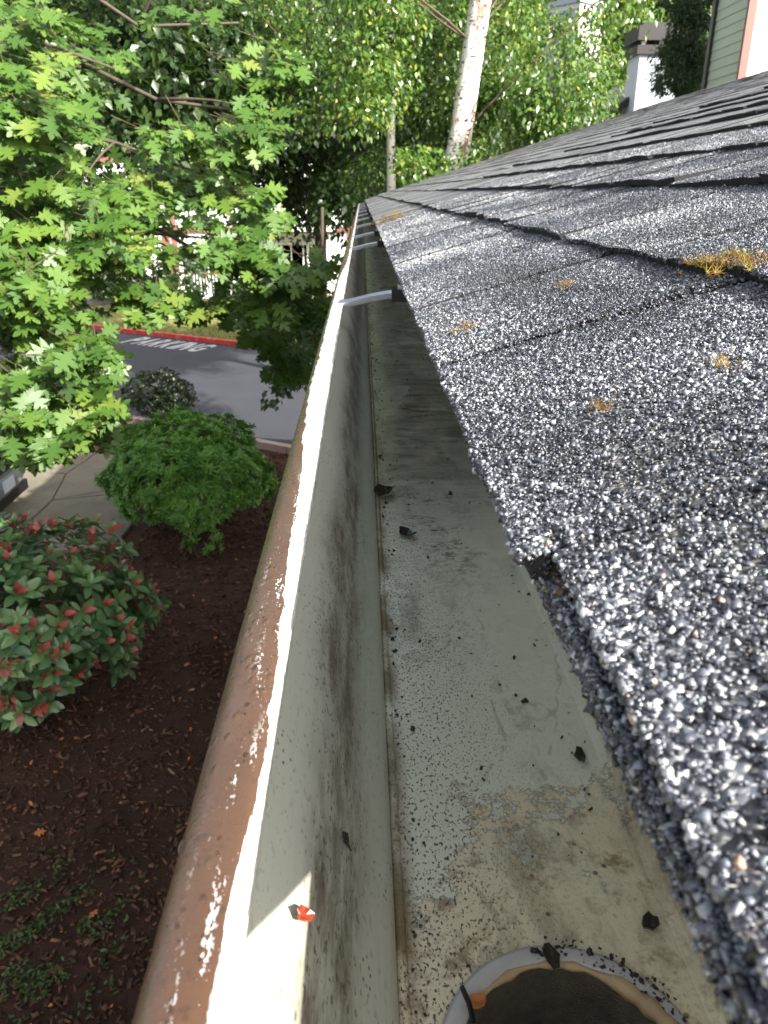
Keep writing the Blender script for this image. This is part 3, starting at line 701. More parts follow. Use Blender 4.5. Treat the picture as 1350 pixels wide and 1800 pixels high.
# hanger straps across the opening
strap_y = [0.895, 1.80, 2.26, 2.92, 3.60, 4.30, 5.05, 5.8, 6.6, 7.4, 8.2]
def strap_mesh():
    path = [(-0.0265, -0.1152), (-0.019, -0.1148), (-0.008, -0.1125), (0.010, -0.108), (0.030, -0.1045), (0.050, -0.1030), (0.070, -0.1030)]
    cs = [(-0.011, 0), (-0.0085, 0.0002), (-0.0075, 0.0018), (-0.0050, 0.0018), (-0.004, 0.0002), (0.004, 0.0002), (0.005, 0.0018), (0.0075, 0.0018), (0.0085, 0.0002), (0.011, 0), (0.011, -0.0055), (0.0098, -0.0055), (0.0098, -0.0012), (-0.0098, -0.0012), (-0.0098, -0.0055), (-0.011, -0.0055)]
    V, F = [], []; n = len(cs)
    for x, z in path: V += [(x, a, z + b) for a, b in cs]
    for i in range(len(path) - 1):
        for k in range(n): F.append((i * n + k, i * n + (k + 1) % n, (i + 1) * n + (k + 1) % n, (i + 1) * n + k))
    F.append(tuple(range(n))); F.append(tuple(len(V) - 1 - i for i in range(n)))
    return py_mesh('hanger_strap', V, F, M['alu'])
sm = strap_mesh()
cm = MB(); cm.box(0.034, -0.0150, -0.1130, 0.066, 0.0145, -0.0995); cm.box(0.070, -0.012, -0.118, 0.0946, 0.012, -0.1005); cmm = py_mesh('clip', cm.v, cm.f, M['black'])
bm_ = MB(); bm_.tube([(0.044, 0, -0.1000), (0.044, 0, -0.0955)], 0.0045, 6); bmm = py_mesh('screw', bm_.v, bm_.f, M['alu'])
for i, y in enumerate(strap_y):
    s_ = obj('hanger_strap', sm, gt); s_.location = (0, y, ZC); s_.rotation_euler.z = (-0.10 if i == 0 else random.uniform(-0.03, 0.03))
    obj('clip', cmm, s_); obj('screw', bmm, s_)

# water droplets standing on the lip
dv, df, b0 = [], [], 0
hem = [(math.cos(a) * math.cos(e), math.sin(a) * math.cos(e), math.sin(e)) for e in (0, 0.6, 1.1) for a in [2 * math.pi * k / 8 for k in range(8)]] + [(0, 0, 1)]
hf = [(r * 8 + k, r * 8 + (k + 1) % 8, r * 8 + 8 + (k + 1) % 8) for r in range(2) for k in range(8)] + [(r * 8 + k, r * 8 + 8 + (k + 1) % 8, r * 8 + 8 + k) for r in range(2) for k in range(8)] + [(16 + k, 16 + (k + 1) % 8, 24) for k in range(8)]
hem = np.array(hem)
lx = [p[0] for p in lip[3:10]]; lz = [p[1] for p in lip[3:10]]
streaks = [random.uniform(-0.0365, -0.025) for _ in range(9)]
for i in range(260):
    y = 0.03 + 0.75 * random.random() ** 1.7
    x = random.choice(streaks) + random.gauss(0, 0.0007) if random.random() < 0.7 else random.uniform(-0.037, -0.0235)
    if not -0.0375 < x < -0.0232: continue
    z = float(np.interp(x, lx, lz)); r_ = 0.00026 * math.exp(random.gauss(0, 0.45)) * (1 + 0.6 * min(1, y))
    sc = np.array((r_ * 0.9, r_ * random.uniform(1, 2.2), r_ * 0.7)); V = hem * sc + np.array((x, y, ZC + z - 0.00005))
    dv.append(V); df.append(np.array(hf) + b0); b0 += len(V)
tag(obj('water_droplets', np_mesh('water_droplets', np.concatenate(dv), np.concatenate(df), M['water'], None, True)), 'clear water droplets beaded on the brown gutter lip', 'water', kind='stuff')

# debris in the gutter
n = 520; X_ = np.where(RNG.random(n) < 0.5, 0.0122 + np.abs(RNG.normal(0, 0.0035, n)), RNG.uniform(0.012, 0.091, n)); Y_ = 0.1 + 1.6 * RNG.random(n) ** 1.4
far = np.hypot(X_ - OC.x, Y_ - OC.y) > 0.0365
P = np.stack([X_, Y_, np.full(n, zf + 0.0006)], 1)[far]
V_, F_ = stones(P, np.exp(RNG.normal(math.log(0.0009), 0.5, len(P))), cub_v, cub_f, 0.45)
tag(obj('gutter_grit', np_mesh('gutter_grit', V_, F_, M['debris'])), 'scattered black specks of grit on the gutter floor', 'grit', kind='stuff')
n = 190; th = RNG.uniform(-0.6, 1.7, n); rr = RNG.uniform(IR_ + 0.001, OR_ + 0.002, n) 
P = np.stack([OC.x + rr * np.cos(th), OC.y + rr * np.sin(th), np.full(n, zf + 0.0018)], 1)
V_, F_ = stones(P, np.exp(RNG.normal(math.log(0.0008), 0.5, n)), cub_v, cub_f, 0.45)
tag(obj('outlet_silt', np_mesh('outlet_silt', V_, F_, M['debris'])), 'dark wet silt crumbs stuck on the outlet ring', 'silt', kind='stuff')
def front_at(z):
    zs = [p[1] for p in inner][::-1]; xs_ = [p[0] for p in inner][::-1]; return float(np.interp(z, zs, xs_))
def scrap(name, label, cat, loc, size, mat, seed, group=None, curl=0.5, nrm=(0, 0, 1), elong=1.6):
    r = random.Random(seed); V, F = [], []; nn = 10
    V.append((0, 0, 0.0))
    for ring in (0.55, 1.0):
        for i in range(nn):
            a = 2 * math.pi * i / nn; rr = ring * (1 + r.uniform(-0.35, 0.25))
            V.append((rr * math.cos(a) * elong * size / 2, rr * math.sin(a) * size / 2, curl * size * 0.5 * ring * ring * abs(math.sin(a + seed)) + 0.0004))
    for i in range(nn):
        j = (i + 1) % nn; F.append((0, 1 + i, 1 + j)); F.append((1 + i, 11 + i, 11 + j, 1 + j))
    me = py_mesh(name, V, F, mat); o = obj(name, me)
    q = Vector(nrm).to_track_quat('Z', 'Y').to_matrix().to_4x4() @ Matrix.Rotation(r.uniform(0, 6.28), 4, 'Z')
    o.matrix_basis = Matrix.Translation(loc) @ q
    md = o.modifiers.new('thickness', 'SOLIDIFY'); md.thickness = 0.0004
    return tag(o, label, cat, group)
def onfloor(px, py, dz=0.0008):
    r = ray(px, py); k = (0.2068 - dz) / -r.z; return Vector((r.x * k, r.y * k, ZC + r.z * k))
scrap('dead_leaf', 'dark curled leaf caught at the crease of the gutter floor', 'leaf', onfloor(676, 868, 0.002), 0.013, M['debris'], 3, curl=0.9)
scrap('dead_leaf', 'black hooked leaf scrap in the middle of the gutter floor', 'leaf', onfloor(715, 940, 0.001), 0.010, M['debris'], 8, curl=0.8)
scrap('dead_leaf', 'small black leaf bit near the right edge of the gutter floor', 'leaf', onfloor(1020, 1331), 0.005, M['debris'], 5)
scrap('dead_leaf', 'black scrap at the back edge above the outlet ring', 'leaf', onfloor(1143, 1626), 0.0045, M['debris'], 11)
scrap('dead_leaf', 'dark seed scrap lying on top of the outlet ring', 'leaf', onfloor(969, 1682, 0.003), 0.005, M['debris'], 13)
zz = -0.150
scrap('red_leaf', 'bright red leaf scrap stuck on the inner front wall of the gutter', 'leaf', (-0.0156, 0.126, ZC - 0.1512), 0.0038, M['redscrap'], 21, curl=0.9, nrm=(0.75, 0, 0.6))
scrap('black_fleck', 'black fleck stuck halfway up the inner front wall of the gutter', 'fleck', (-0.0068, 0.170, ZC - 0.1745), 0.0034, M['debris'], 31, nrm=(0.9, 0, 0.4))
a = onfloor(832, 1795, 0.004); b = onfloor(812, 1735, 0.014)
m = MB(); m.tube([a, (a + b) / 2 + Vector((0.0004, 0, 0.0003)), b], [0.0008, 0.0008, 0.0007], 6); tag(m.build('twig', M['black']), 'thin black twig standing at the left rim of the outlet ring', 'twig')
scrap('orange_scrap', 'tiny orange leaf flake on the left side of the outlet ring', 'leaf', onfloor(840, 1762, 0.003), 0.004, M['dead_leaf'], 41)

# ------------------------------------------------------------------ leaves
def t_kite():
    return np.array([(0, 0, 0), (0.3, 0.42, 0.06), (0, 1, -0.03), (-0.3, 0.42, 0.06)], float), np.array([(0, 1, 2), (0, 2, 3)])
def t_oval(w=0.24):
    V = [(0, 0, 0), (0, 0.36, 0.0), (0, 0.72, -0.02), (0, 1, -0.08)]
    for s in (1, -1): V += [(s * w * 0.7, 0.22, 0.05), (s * w, 0.55, 0.07), (s * w * 0.55, 0.86, 0.01)]
    F = []
    for s, b in ((1, 4), (-1, 7)):
        tri = [(0, b, 1), (1, b, b + 1), (1, b + 1, 2), (2, b + 1, b + 2), (2, b + 2, 3)]
        F += tri if s == 1 else [(x, z, y) for x, y, z in tri]
    return np.array(V, float), np.array(F)
def t_oak():
    half = [(0.02, 0.0), (0.03, 0.10), (0.10, 0.15), (0.22, 0.17), (0.16, 0.24), (0.10, 0.30), (0.24, 0.33), (0.43, 0.44), (0.34, 0.47), (0.38, 0.56), (0.24, 0.52), (0.11, 0.54), (0.20, 0.62), (0.34, 0.78), (0.24, 0.76), (0.22, 0.85), (0.12, 0.74), (0.10, 0.86), (0.03, 1.0)]
    mid = [(0, 0), (0, 0.15), (0, 0.3), (0, 0.54), (0, 0.75), (0, 1.0)]
    V = [(x, y, -0.06 * y * y) for x, y in mid]; F = []
    own = [0, 1, 1, 1, 2, 2, 2, 3, 3, 3, 3, 3, 3, 4, 4, 4, 4, 4, 5]
    for s in (1, -1):
        b = len(V)
        V += [(s * x, y, 0.10 * x - 0.06 * y * y - 0.25 * x * x) for x, y in half]
        for i in range(len(half) - 1):
            f = (own[i], b + i, b + i + 1); F.append(f if s == 1 else f[::-1])
            if own[i] != own[i + 1]:
                f = (own[i], b + i + 1, own[i + 1]); F.append(f if s == 1 else f[::-1])
    V.append((0.012, -0.18, 0.03)); V.append((-0.012, -0.18, 0.03)); q = len(V); F.append((q - 2, 0, q - 1)); 
    return np.array(V, float), np.array(F)
def t_star():
    V, F = [(0, 0, 0)], []
    for k in range(9):
        a = 2 * math.pi * k / 9; b = len(V); e = 0.55
        V += [(0.12 * math.cos(a - 0.3), 0.12 * math.sin(a - 0.3), 0.1), (math.cos(a), math.sin(a), 0.75 - 0.35 * (k % 2)), (0.12 * math.cos(a + 0.3), 0.12 * math.sin(a + 0.3), 0.1)]
        F.append((0, b, b + 1)); F.append((0, b + 1, b + 2))
    return np.array(V, float), np.array(F)
KITE, OVAL, OAK, STAR, NARROW = t_kite(), t_oval(), t_oak(), t_star(), t_oval(0.15)
def leaf_cloud(tmpl, P, R, s, tint):
    V, F = tmpl; n = len(P)
    W = np.einsum('nij,nkj->nki', R, V[None] * s[:, None, None]) + P[:, None]
    return W.reshape(-1, 3), (F[None] + np.arange(n)[:, None, None] * len(V)).reshape(-1, 3), np.repeat(tint, len(V))
def hang_leaves(root, mat, tmpl, P, R, s, tint, singles=300, name='leaf', mass='foliage', label=None):
    L = np.array(root.location)
    idx = np.zeros(0, int)
    if singles:
        d = np.linalg.norm(P - np.array((0, 0, CAM_Z)), axis=1) / s
        d = np.where(in_view(P, -0.01), d, 1e9)
        idx = np.argsort(d)[:singles]; idx = idx[d[idx] < 1e8]
        nv = 8; vm = []
        for k in range(nv): vm.append(np_mesh(name, tmpl[0], tmpl[1], mat, np.full(len(tmpl[0]), (k + 0.5) / nv)))
        for i in idx:
            me = vm[min(nv - 1, int(tint[i] * nv))]
            o = bpy.data.objects.new(name, me); COL.objects.link(o); o.parent = root
            if label: o['label'] = label
            A = np.eye(4); A[:3, :3] = R[i] * s[i]; A[:3, 3] = P[i] - L; o.matrix_basis = Matrix(A.tolist())
    k = np.ones(len(P), bool); k[idx] = False
    if k.any():
        V, F, T = leaf_cloud(tmpl, P[k] - L, R[k], s[k], tint[k])
        o = obj(mass, np_mesh(mass, V, F, mat, T), root); o['kind'] = 'stuff'
def clump_points(clumps, per, sig=0.5):
    """clumps: list of (centre, radius); points inside each, denser to the shell"""
    out, cen = [], []
    for c, r, n in clumps:
        d = RNG.normal(0, 1, (n, 3)); d /= np.linalg.norm(d, axis=1, keepdims=True)
        out.append(np.array(c)[None] + d * (r * RNG.random((n, 1)) ** 0.45) * np.array((1, 1, 0.8))); cen.append(np.repeat(np.array(c)[None], n, 0))
    return np.concatenate(out), np.concatenate(cen)
def leaf_frames(P, C, nb, spread=0.5, droop=0.5):
    n = len(P); out = P - C; out /= np.maximum(np.linalg.norm(out, axis=1, keepdims=True), 1e-6)
    nrm = np.array(nb)[None] + out * 0.35 + RNG.normal(0, spread, (n, 3))
    d = out * 0.6 + RNG.normal(0, 0.6, (n, 3)) + np.array((0, 0, -droop))[None]
    return frames(d, nrm)
def limb(mb, a, b, r0, r1, sag=0.0, n=6, wig=0.08, sides=7):
    a, b = Vector(a), Vector(b); L = (b - a).length; pts, rad = [], []
    for i in range(n + 1):
        t = i / n; p = a.lerp(b, t); p.z += sag * math.sin(math.pi * t)
        if 0 < i < n: p += Vector((random.gauss(0, wig), random.gauss(0, wig), random.gauss(0, wig))) * min(1, L * 0.15)
        pts.append(p); rad.append(r0 + (r1 - r0) * t)
    mb.tube(pts, rad, sides); return pts

# ---- oak with big lobed leaves, trunk out of the frame on the left
oak = thing('oak_tree', 'tall tree with large bright lobed leaves filling the left side', 'tree', (-7.4, 7.0, 0))
OL = Vector(oak.location)
m = MB(); limb(m, (0, 0, 0), (0.3, 0.2, 9.5), 0.26, 0.12, n=9, sides=12); m.build('trunk', M['bark'], oak, True)
sprays = []   # (px, py, Y, sd_px, count)
spec = [
    (60, 520, 5.2, 75, 50, 26), (150, 640, 5.0, 40, 50, 14), (60, 690, 4.9, 60, 50, 22), (110, 750, 4.7, 45, 25, 12), (170, 730, 4.8, 22, 18, 5), (30, 770, 4.7, 35, 18, 6),
    (60, 420, 5.4, 70, 40, 20), (170, 420, 5.5, 50, 35, 12), (60, 330, 5.7, 55, 45, 16), (160, 350, 5.8, 45, 30, 9),
    (60, 180, 5.6, 60, 55, 20), (110, 230, 5.6, 40, 25, 7), (40, 60, 6.0, 45, 50, 10), (270, 325, 6.2, 55, 30, 8), (330, 245, 6.2, 40, 20, 5), (260, 235, 6.1, 30, 15, 2),
    (380, 330, 6.4, 45, 30, 12), (450, 370, 6.6, 40, 30, 9), (540, 470, 7.0, 30, 30, 6), (440, 230, 6.4, 40, 35, 11), (430, 150, 6.5, 30, 40, 4), (470, 90, 6.7, 35, 40, 6), (380, 420, 6.3, 45, 22, 8), (430, 450, 6.3, 45, 30, 13), (500, 480, 6.6, 45, 28, 12), (530, 530, 6.8, 30, 18, 7),
    (450, 530, 6.6, 45, 20, 9), (370, 530, 6.5, 35, 14, 6), (290, 528, 6.2, 45, 12, 7), (235, 515, 6.0, 35, 16, 6), (480, 590, 7.2, 30, 25, 8), (500, 640, 7.4, 20, 25, 6), (230, 440, 5.9, 22, 16, 4), (300, 20, 6.8, 60, 15, 2), (130, 60, 7.0, 40, 40, 4), (170, 130, 7.4, 30, 50, 2),
    (-60, 300, 5.5, 60, 250, 40), (-90, 620, 5.0, 60, 150, 26),
]
for cx, cy, Y, sx, sy, n in spec:
    for i in range(int(n * 1.35 + 0.5)): sprays.append(at(random.gauss(cx, sx * 0.62), random.gauss(cy, sy * 0.62), Y + random.uniform(-0.45, 0.45)))
Pl, Rl, Sl, Tl = [], [], [], []
tw = MB()
for c in sprays:
    nl = random.randint(4, 7); ax = Vector((0.55 + random.gauss(0, 0.4), -0.55 + random.gauss(0, 0.35), -0.15 + random.gauss(0, 0.2))).normalized()
    base_t = min(1, max(0, random.gauss(0.55, 0.2)))
    tw.tube([c - OL - ax * 0.22 + Vector((0, 0, 0.04)), c - OL], [0.0035, 0.0018], 5, False)
    for k in range(nl):
        a = 2 * math.pi * (k + random.uniform(-0.25, 0.25)) / nl
        up = Vector((0.15, -0.42, 0.78)); s1 = ax.cross(up).normalized(); u1 = s1.cross(ax)
        d = ax * (0.45 + 0.5 * math.cos(a)) + s1 * math.sin(a) * 0.95 + Vector((0, 0, -0.28)) + Vector((random.gauss(0, .15), random.gauss(0, .15), random.gauss(0, .15)))
        nr = Vector((0.22, -0.50, 0.72)) + Vector((random.gauss(0, .28), random.gauss(0, .28), random.gauss(0, .22)))
        s = random.uniform(0.125, 0.21)
        Pl.append(c + d.normalized() * s * 0.2 + Vector((random.gauss(0, .012), random.gauss(0, .012), random.gauss(0, .02)))); Rl.append((d, nr)); Sl.append(s); Tl.append(min(1, max(0, base_t + random.gauss(0, 0.13))))
# inner leaves of the same crown, shade put into a darker tint
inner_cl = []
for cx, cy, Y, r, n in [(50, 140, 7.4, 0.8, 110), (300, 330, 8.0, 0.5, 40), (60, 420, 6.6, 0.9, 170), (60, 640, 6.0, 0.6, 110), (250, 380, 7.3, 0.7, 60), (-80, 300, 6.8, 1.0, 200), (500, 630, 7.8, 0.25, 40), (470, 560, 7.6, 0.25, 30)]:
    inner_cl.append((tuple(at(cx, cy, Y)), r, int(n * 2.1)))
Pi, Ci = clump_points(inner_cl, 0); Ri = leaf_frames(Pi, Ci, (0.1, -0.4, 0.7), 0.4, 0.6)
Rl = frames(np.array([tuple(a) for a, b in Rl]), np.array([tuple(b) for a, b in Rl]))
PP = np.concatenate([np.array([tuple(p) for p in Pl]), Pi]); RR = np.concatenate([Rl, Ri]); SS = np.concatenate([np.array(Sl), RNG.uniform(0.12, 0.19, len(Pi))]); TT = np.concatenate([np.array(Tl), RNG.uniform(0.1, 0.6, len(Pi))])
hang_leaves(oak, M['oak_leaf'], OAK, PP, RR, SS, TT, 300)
br = MB()
for (zx, px, py, Y, r0) in [(3.6, 140, 620, 5.6, 0.05), (4.6, 150, 380, 6.1, 0.06), (6.0, 200, 120, 6.6, 0.07), (5.0, 520, 500, 6.9, 0.06), (5.6, 470, 200, 6.8, 0.06), (4.0, 60, 720, 5.2, 0.04), (6.6, 420, 40, 7.6, 0.06), (4.7, 380, 420, 6.6, 0.045), (5.3, 340, 300, 6.9, 0.045)]:
    a = Vector((0.15, 0.1, zx)); b = at(px, py, Y) - OL
    pts = limb(br, a, b, r0, 0.008, 0.25, 8, 0.12)
    for j in range(3, 8):
        e = pts[j] + Vector((random.uniform(-.2, .8), random.uniform(-.7, .3), random.uniform(-.4, .3))); limb(br, pts[j], e, r0 * 0.3, 0.004, 0.03, 3, 0.06, 5)
br.build('branch', M['bark'], oak, True); o = tw.build('twigs', M['twig'], oak); o['kind'] = 'stuff'

# ---- generic tree
def tree(name, label, base, h, clumps, leaf, mat, tmpl=KITE, group=None, trunk_r=0.2, bark='bark', nb=(0.3, -0.35, 0.75), top=None, singles=0, spread=0.5, droop=0.5, tintm=0.5, nlimb=14, bend=0.0, limb_r=0.35, limb_bark=None):
    r = thing(name, label, 'tree', base, group); B = Vector(base)
    m = MB(); tp = Vector(top) - B if top else Vector((0, 0, h))
    pts = limb(m, (0, 0, -0.05), tp, trunk_r, trunk_r * 0.45, 0, 10, 0.025, 12); m.build('trunk', M[bark], r, True)
    m = MB(); cs = sorted(clumps, key=lambda c: -c[1])[:nlimb]
    for c, cr, n in cs:
        e = Vector(c) - B; j = min(9, max(2, int(10 * max(0.15, min(0.85, (e.z - 0.8) / max(1, tp.z))))))
        limb(m, pts[j], e, trunk_r * limb_r, 0.008, 0.15, 6, 0.12, 6)
    if cs: m.build('branch', M[limb_bark or bark], r, True)
    P, C = clump_points(clumps, 0); R = leaf_frames(P, C, nb, spread, droop)
    ct = {}
    t = np.clip(RNG.normal(tintm, 0.2, len(P)), 0, 1); s = RNG.uniform(leaf[0], leaf[1], len(P))
    hang_leaves(r, M[mat], tmpl, P, R, s, t, singles, mass='crown')
    return r
def crown(c, rad, nc, cr, nleaf):
    """clumps spread through an ellipsoid, more near its surface, uneven"""
    out = []
    for i in range(nc):
        d = Vector((random.gauss(0, 1), random.gauss(0, 1), random.gauss(0, 1))).normalized() * (random.random() ** 0.4)
        out.append(((c[0] + d.x * rad[0], c[1] + d.y * rad[1], c[2] + d.z * rad[2]), cr * random.uniform(0.6, 1.35), int(nleaf * random.uniform(0.6, 1.3))))
    return out
def pxclumps(rows):
    out = []
    for cx, cy, sx, sy, Y0, Y1, nc, cr, nl in rows:
        for i in range(nc): out.append((tuple(at(random.uniform(cx - sx, cx + sx), random.uniform(cy - sy, cy + sy), random.uniform(Y0, Y1))), cr * random.uniform(0.65, 1.3), int(nl * random.uniform(0.7, 1.3))))
    return out
# white-trunked birch at the far end of the roof
bx = at(815, 200, 10.2)
cl = pxclumps([(720, 90, 110, 110, 9.2, 11.5, 26, 0.42, 190), (560, 90, 110, 110, 9.5, 12.0, 26, 0.45, 190), (940, 205, 125, 60, 9.3, 10.8, 36, 0.34, 250), (1010, 70, 55, 55, 12, 15, 14, 0.4, 160), (960, 120, 110, 60, 9.5, 11.5, 13, 0.36, 130), (760, 255, 70, 45, 9.2, 10.2, 10, 0.3, 150), (800, -180, 380, 160, 9, 13, 40, 0.6, 190), (620, 190, 60, 50, 9.6, 10.8, 6, 0.34, 130), (900, 40, 60, 40, 9.8, 11.5, 6, 0.36, 120)])
def clear_zone(cl, x0, x1, y0, y1, Ymax):
    out = []
    for c in cl:
        p = Vector(c[0]); F = p.y * math.cos(PITCH) - (p.z - CAM_Z) * math.sin(PITCH)
        u = 675 - 40 + FPX * p.x / F; v = 900 - FPX * (p.y * math.sin(PITCH) + (p.z - CAM_Z) * math.cos(PITCH)) / F; m_ = FPX * c[1] / F
        if p.y < Ymax + c[1] and x0 - m_ < u < x1 + m_ and y0 - m_ < v < y1 + m_: c = ((p.x, Ymax + c[1] + random.uniform(0.1, 1.0), p.z), c[1], c[2])
        out.append(c)
    return out
cl = clear_zone(cl, 795, 862, -60, 235, 10.5)
p1_, p2_ = at(846, 0, 10.35), at(806, 250, 10.2); k_ = p2_.z / (p1_.z - p2_.z); bs_ = p2_ + (p2_ - p1_) * k_; tp_ = p1_ + (p1_ - p2_) * 2.3
birch = tree('birch_tree', 'birch with a thick white trunk rising behind the far roof edge', (bs_.x, bs_.y, 0), 11, cl, (0.055, 0.085), 'birch_leaf', KITE, trunk_r=0.19, bark='birch', limb_r=0.07, limb_bark='twig', nlimb=16, top=tuple(tp_), singles=300, droop=0.9, tintm=0.55)
b2 = at(697, 240, 11.0)
cl = pxclumps([(690, 300, 60, 40, 10.4, 11.5, 9, 0.32, 140), (640, 60, 80, 80, 11.2, 12.5, 9, 0.5, 150), (720, -250, 160, 140, 11, 13, 12, 0.6, 150)])
cl = clear_zone(cl, 680, 712, 90, 300, 11.2)
tree('birch_tree', 'thinner birch with a slim pale trunk left of the thick white one', (b2.x + 0.05, 11.0, 0), 9, cl, (0.055, 0.085), 'birch_leaf', KITE, trunk_r=0.085, bark='birch', limb_r=0.2, limb_bark='twig', top=tuple(at(676, -300, 11.2)), droop=0.9, tintm=0.5)
# dark shade tree across the road, behind the gutter end
cl = pxclumps([(520, 300, 110, 90, 17, 20, 30, 0.75, 210), (430, 235, 90, 70, 15, 20, 24, 0.75, 210), (330, 300, 70, 50, 15, 19, 10, 0.7, 200), (560, 210, 80, 60, 17, 20, 14, 0.8, 200), (600, 360, 40, 60, 15, 17, 8, 0.5, 150), (500, 60, 180, 80, 18, 21, 16, 1.1, 220), (680, 130, 110, 110, 14, 17, 26, 0.8, 230), (800, 200, 80, 60, 15, 18, 12, 0.8, 200)])
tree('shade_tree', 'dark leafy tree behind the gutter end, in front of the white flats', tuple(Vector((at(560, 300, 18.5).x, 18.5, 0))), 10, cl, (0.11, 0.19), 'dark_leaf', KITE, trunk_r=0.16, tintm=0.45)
# low dark hanging bough by the gutter over the road
cl = pxclumps([(520, 600, 40, 60, 9.0, 10.2, 12, 0.26, 60), (490, 680, 25, 25, 9.3, 10, 5, 0.16, 34), (540, 560, 30, 40, 9, 10, 6, 0.25, 60)])
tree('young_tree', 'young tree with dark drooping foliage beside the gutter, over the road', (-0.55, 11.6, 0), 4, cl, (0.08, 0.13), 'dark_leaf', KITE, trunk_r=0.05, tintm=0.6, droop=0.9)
# tree with a thin dark trunk behind the oak
tb = at(70, 80, 14.2)
cl = pxclumps([(90, 60, 140, 110, 10.5, 14.5, 34, 0.8, 230), (300, 120, 140, 110, 10.5, 15, 44, 0.75, 230), (60, 330, 90, 110, 11, 14, 20, 0.7, 200), (450, 130, 60, 90, 11, 14, 16, 0.7, 200), (200, -200, 300, 150, 12, 16, 20, 1.1, 190), (350, 250, 90, 60, 14, 17, 10, 0.6, 130)])
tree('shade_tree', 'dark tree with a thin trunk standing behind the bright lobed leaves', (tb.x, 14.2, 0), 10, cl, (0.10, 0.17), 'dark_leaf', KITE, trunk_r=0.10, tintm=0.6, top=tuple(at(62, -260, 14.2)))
# conifer between the chimney and the right-hand house
cl = pxclumps([(1205, 60, 32, 70, 17.2, 18.6, 26, 0.32, 330), (1215, 130, 28, 25, 17.2, 18.2, 10, 0.28, 300), (1190, 140, 30, 15, 17, 18, 5, 0.22, 180), (1220, -60, 40, 60, 17.4, 18.6, 12, 0.4, 330)])
cf = at(1215, 100, 18)
tree('conifer_tree', 'dark conifer between the capped chimney and the house on the right', (cf.x, 18, 0), 10, cl, (0.06, 0.13), 'conifer', NARROW, trunk_r=0.14, tintm=0.5)
# hillside trees behind everything
hill_pts = []
gx = -64; k = 0
lab = ['leafy light green tree in the wood on the slope behind the buildings'] * 3
protos = []
for j in range(3):
    cl = crown((0, 0, 7.2), (3.6, 3.6, 5.0), 58, 1.15, 150)
    protos.append(tree('hill_tree', lab[j], (0, 0, 0), 9, cl, (0.26, 0.42), 'far_leaf', KITE, 'trees on the slope behind', 0.28, tintm=0.45 + 0.12 * j))
spots = []
for row, (Yr, z0) in enumerate(((46, 0.0), (56, 3.0), (68, 7.0))):
    for x in np.arange(-46, 56, 6.2):
        spots.append((x + random.uniform(-1.6, 1.6), Yr + random.uniform(-2.5, 2.5), z0 - 0.3))
for i, s_ in enumerate(spots):
    p = protos[i % 3]
    if i < 3: r = p
    else:
        r = p.copy(); COL.objects.link(r)
        for ch in p.children:
            c = ch.copy(); COL.objects.link(c); c.parent = r
    r.location = s_; r.rotation_euler.z = random.uniform(0, 6.28); sc = random.uniform(0.9, 1.35); r.scale = (sc, sc, sc * random.uniform(0.95, 1.2))
# the slope they stand on
m = MB(); vs = [(-90, 42, -0.05), (90, 42, -0.05), (90, 52, 1.2), (-90, 52, 1.2), (90, 62, 4.8), (-90, 62, 4.8), (90, 110, 22), (-90, 110, 22)]
o = obj('hillside', py_mesh('hillside', vs, [(0, 1, 2, 3), (3, 2, 4, 5), (5, 4, 6, 7)], M['lawn'])); o['kind'] = 'structure'

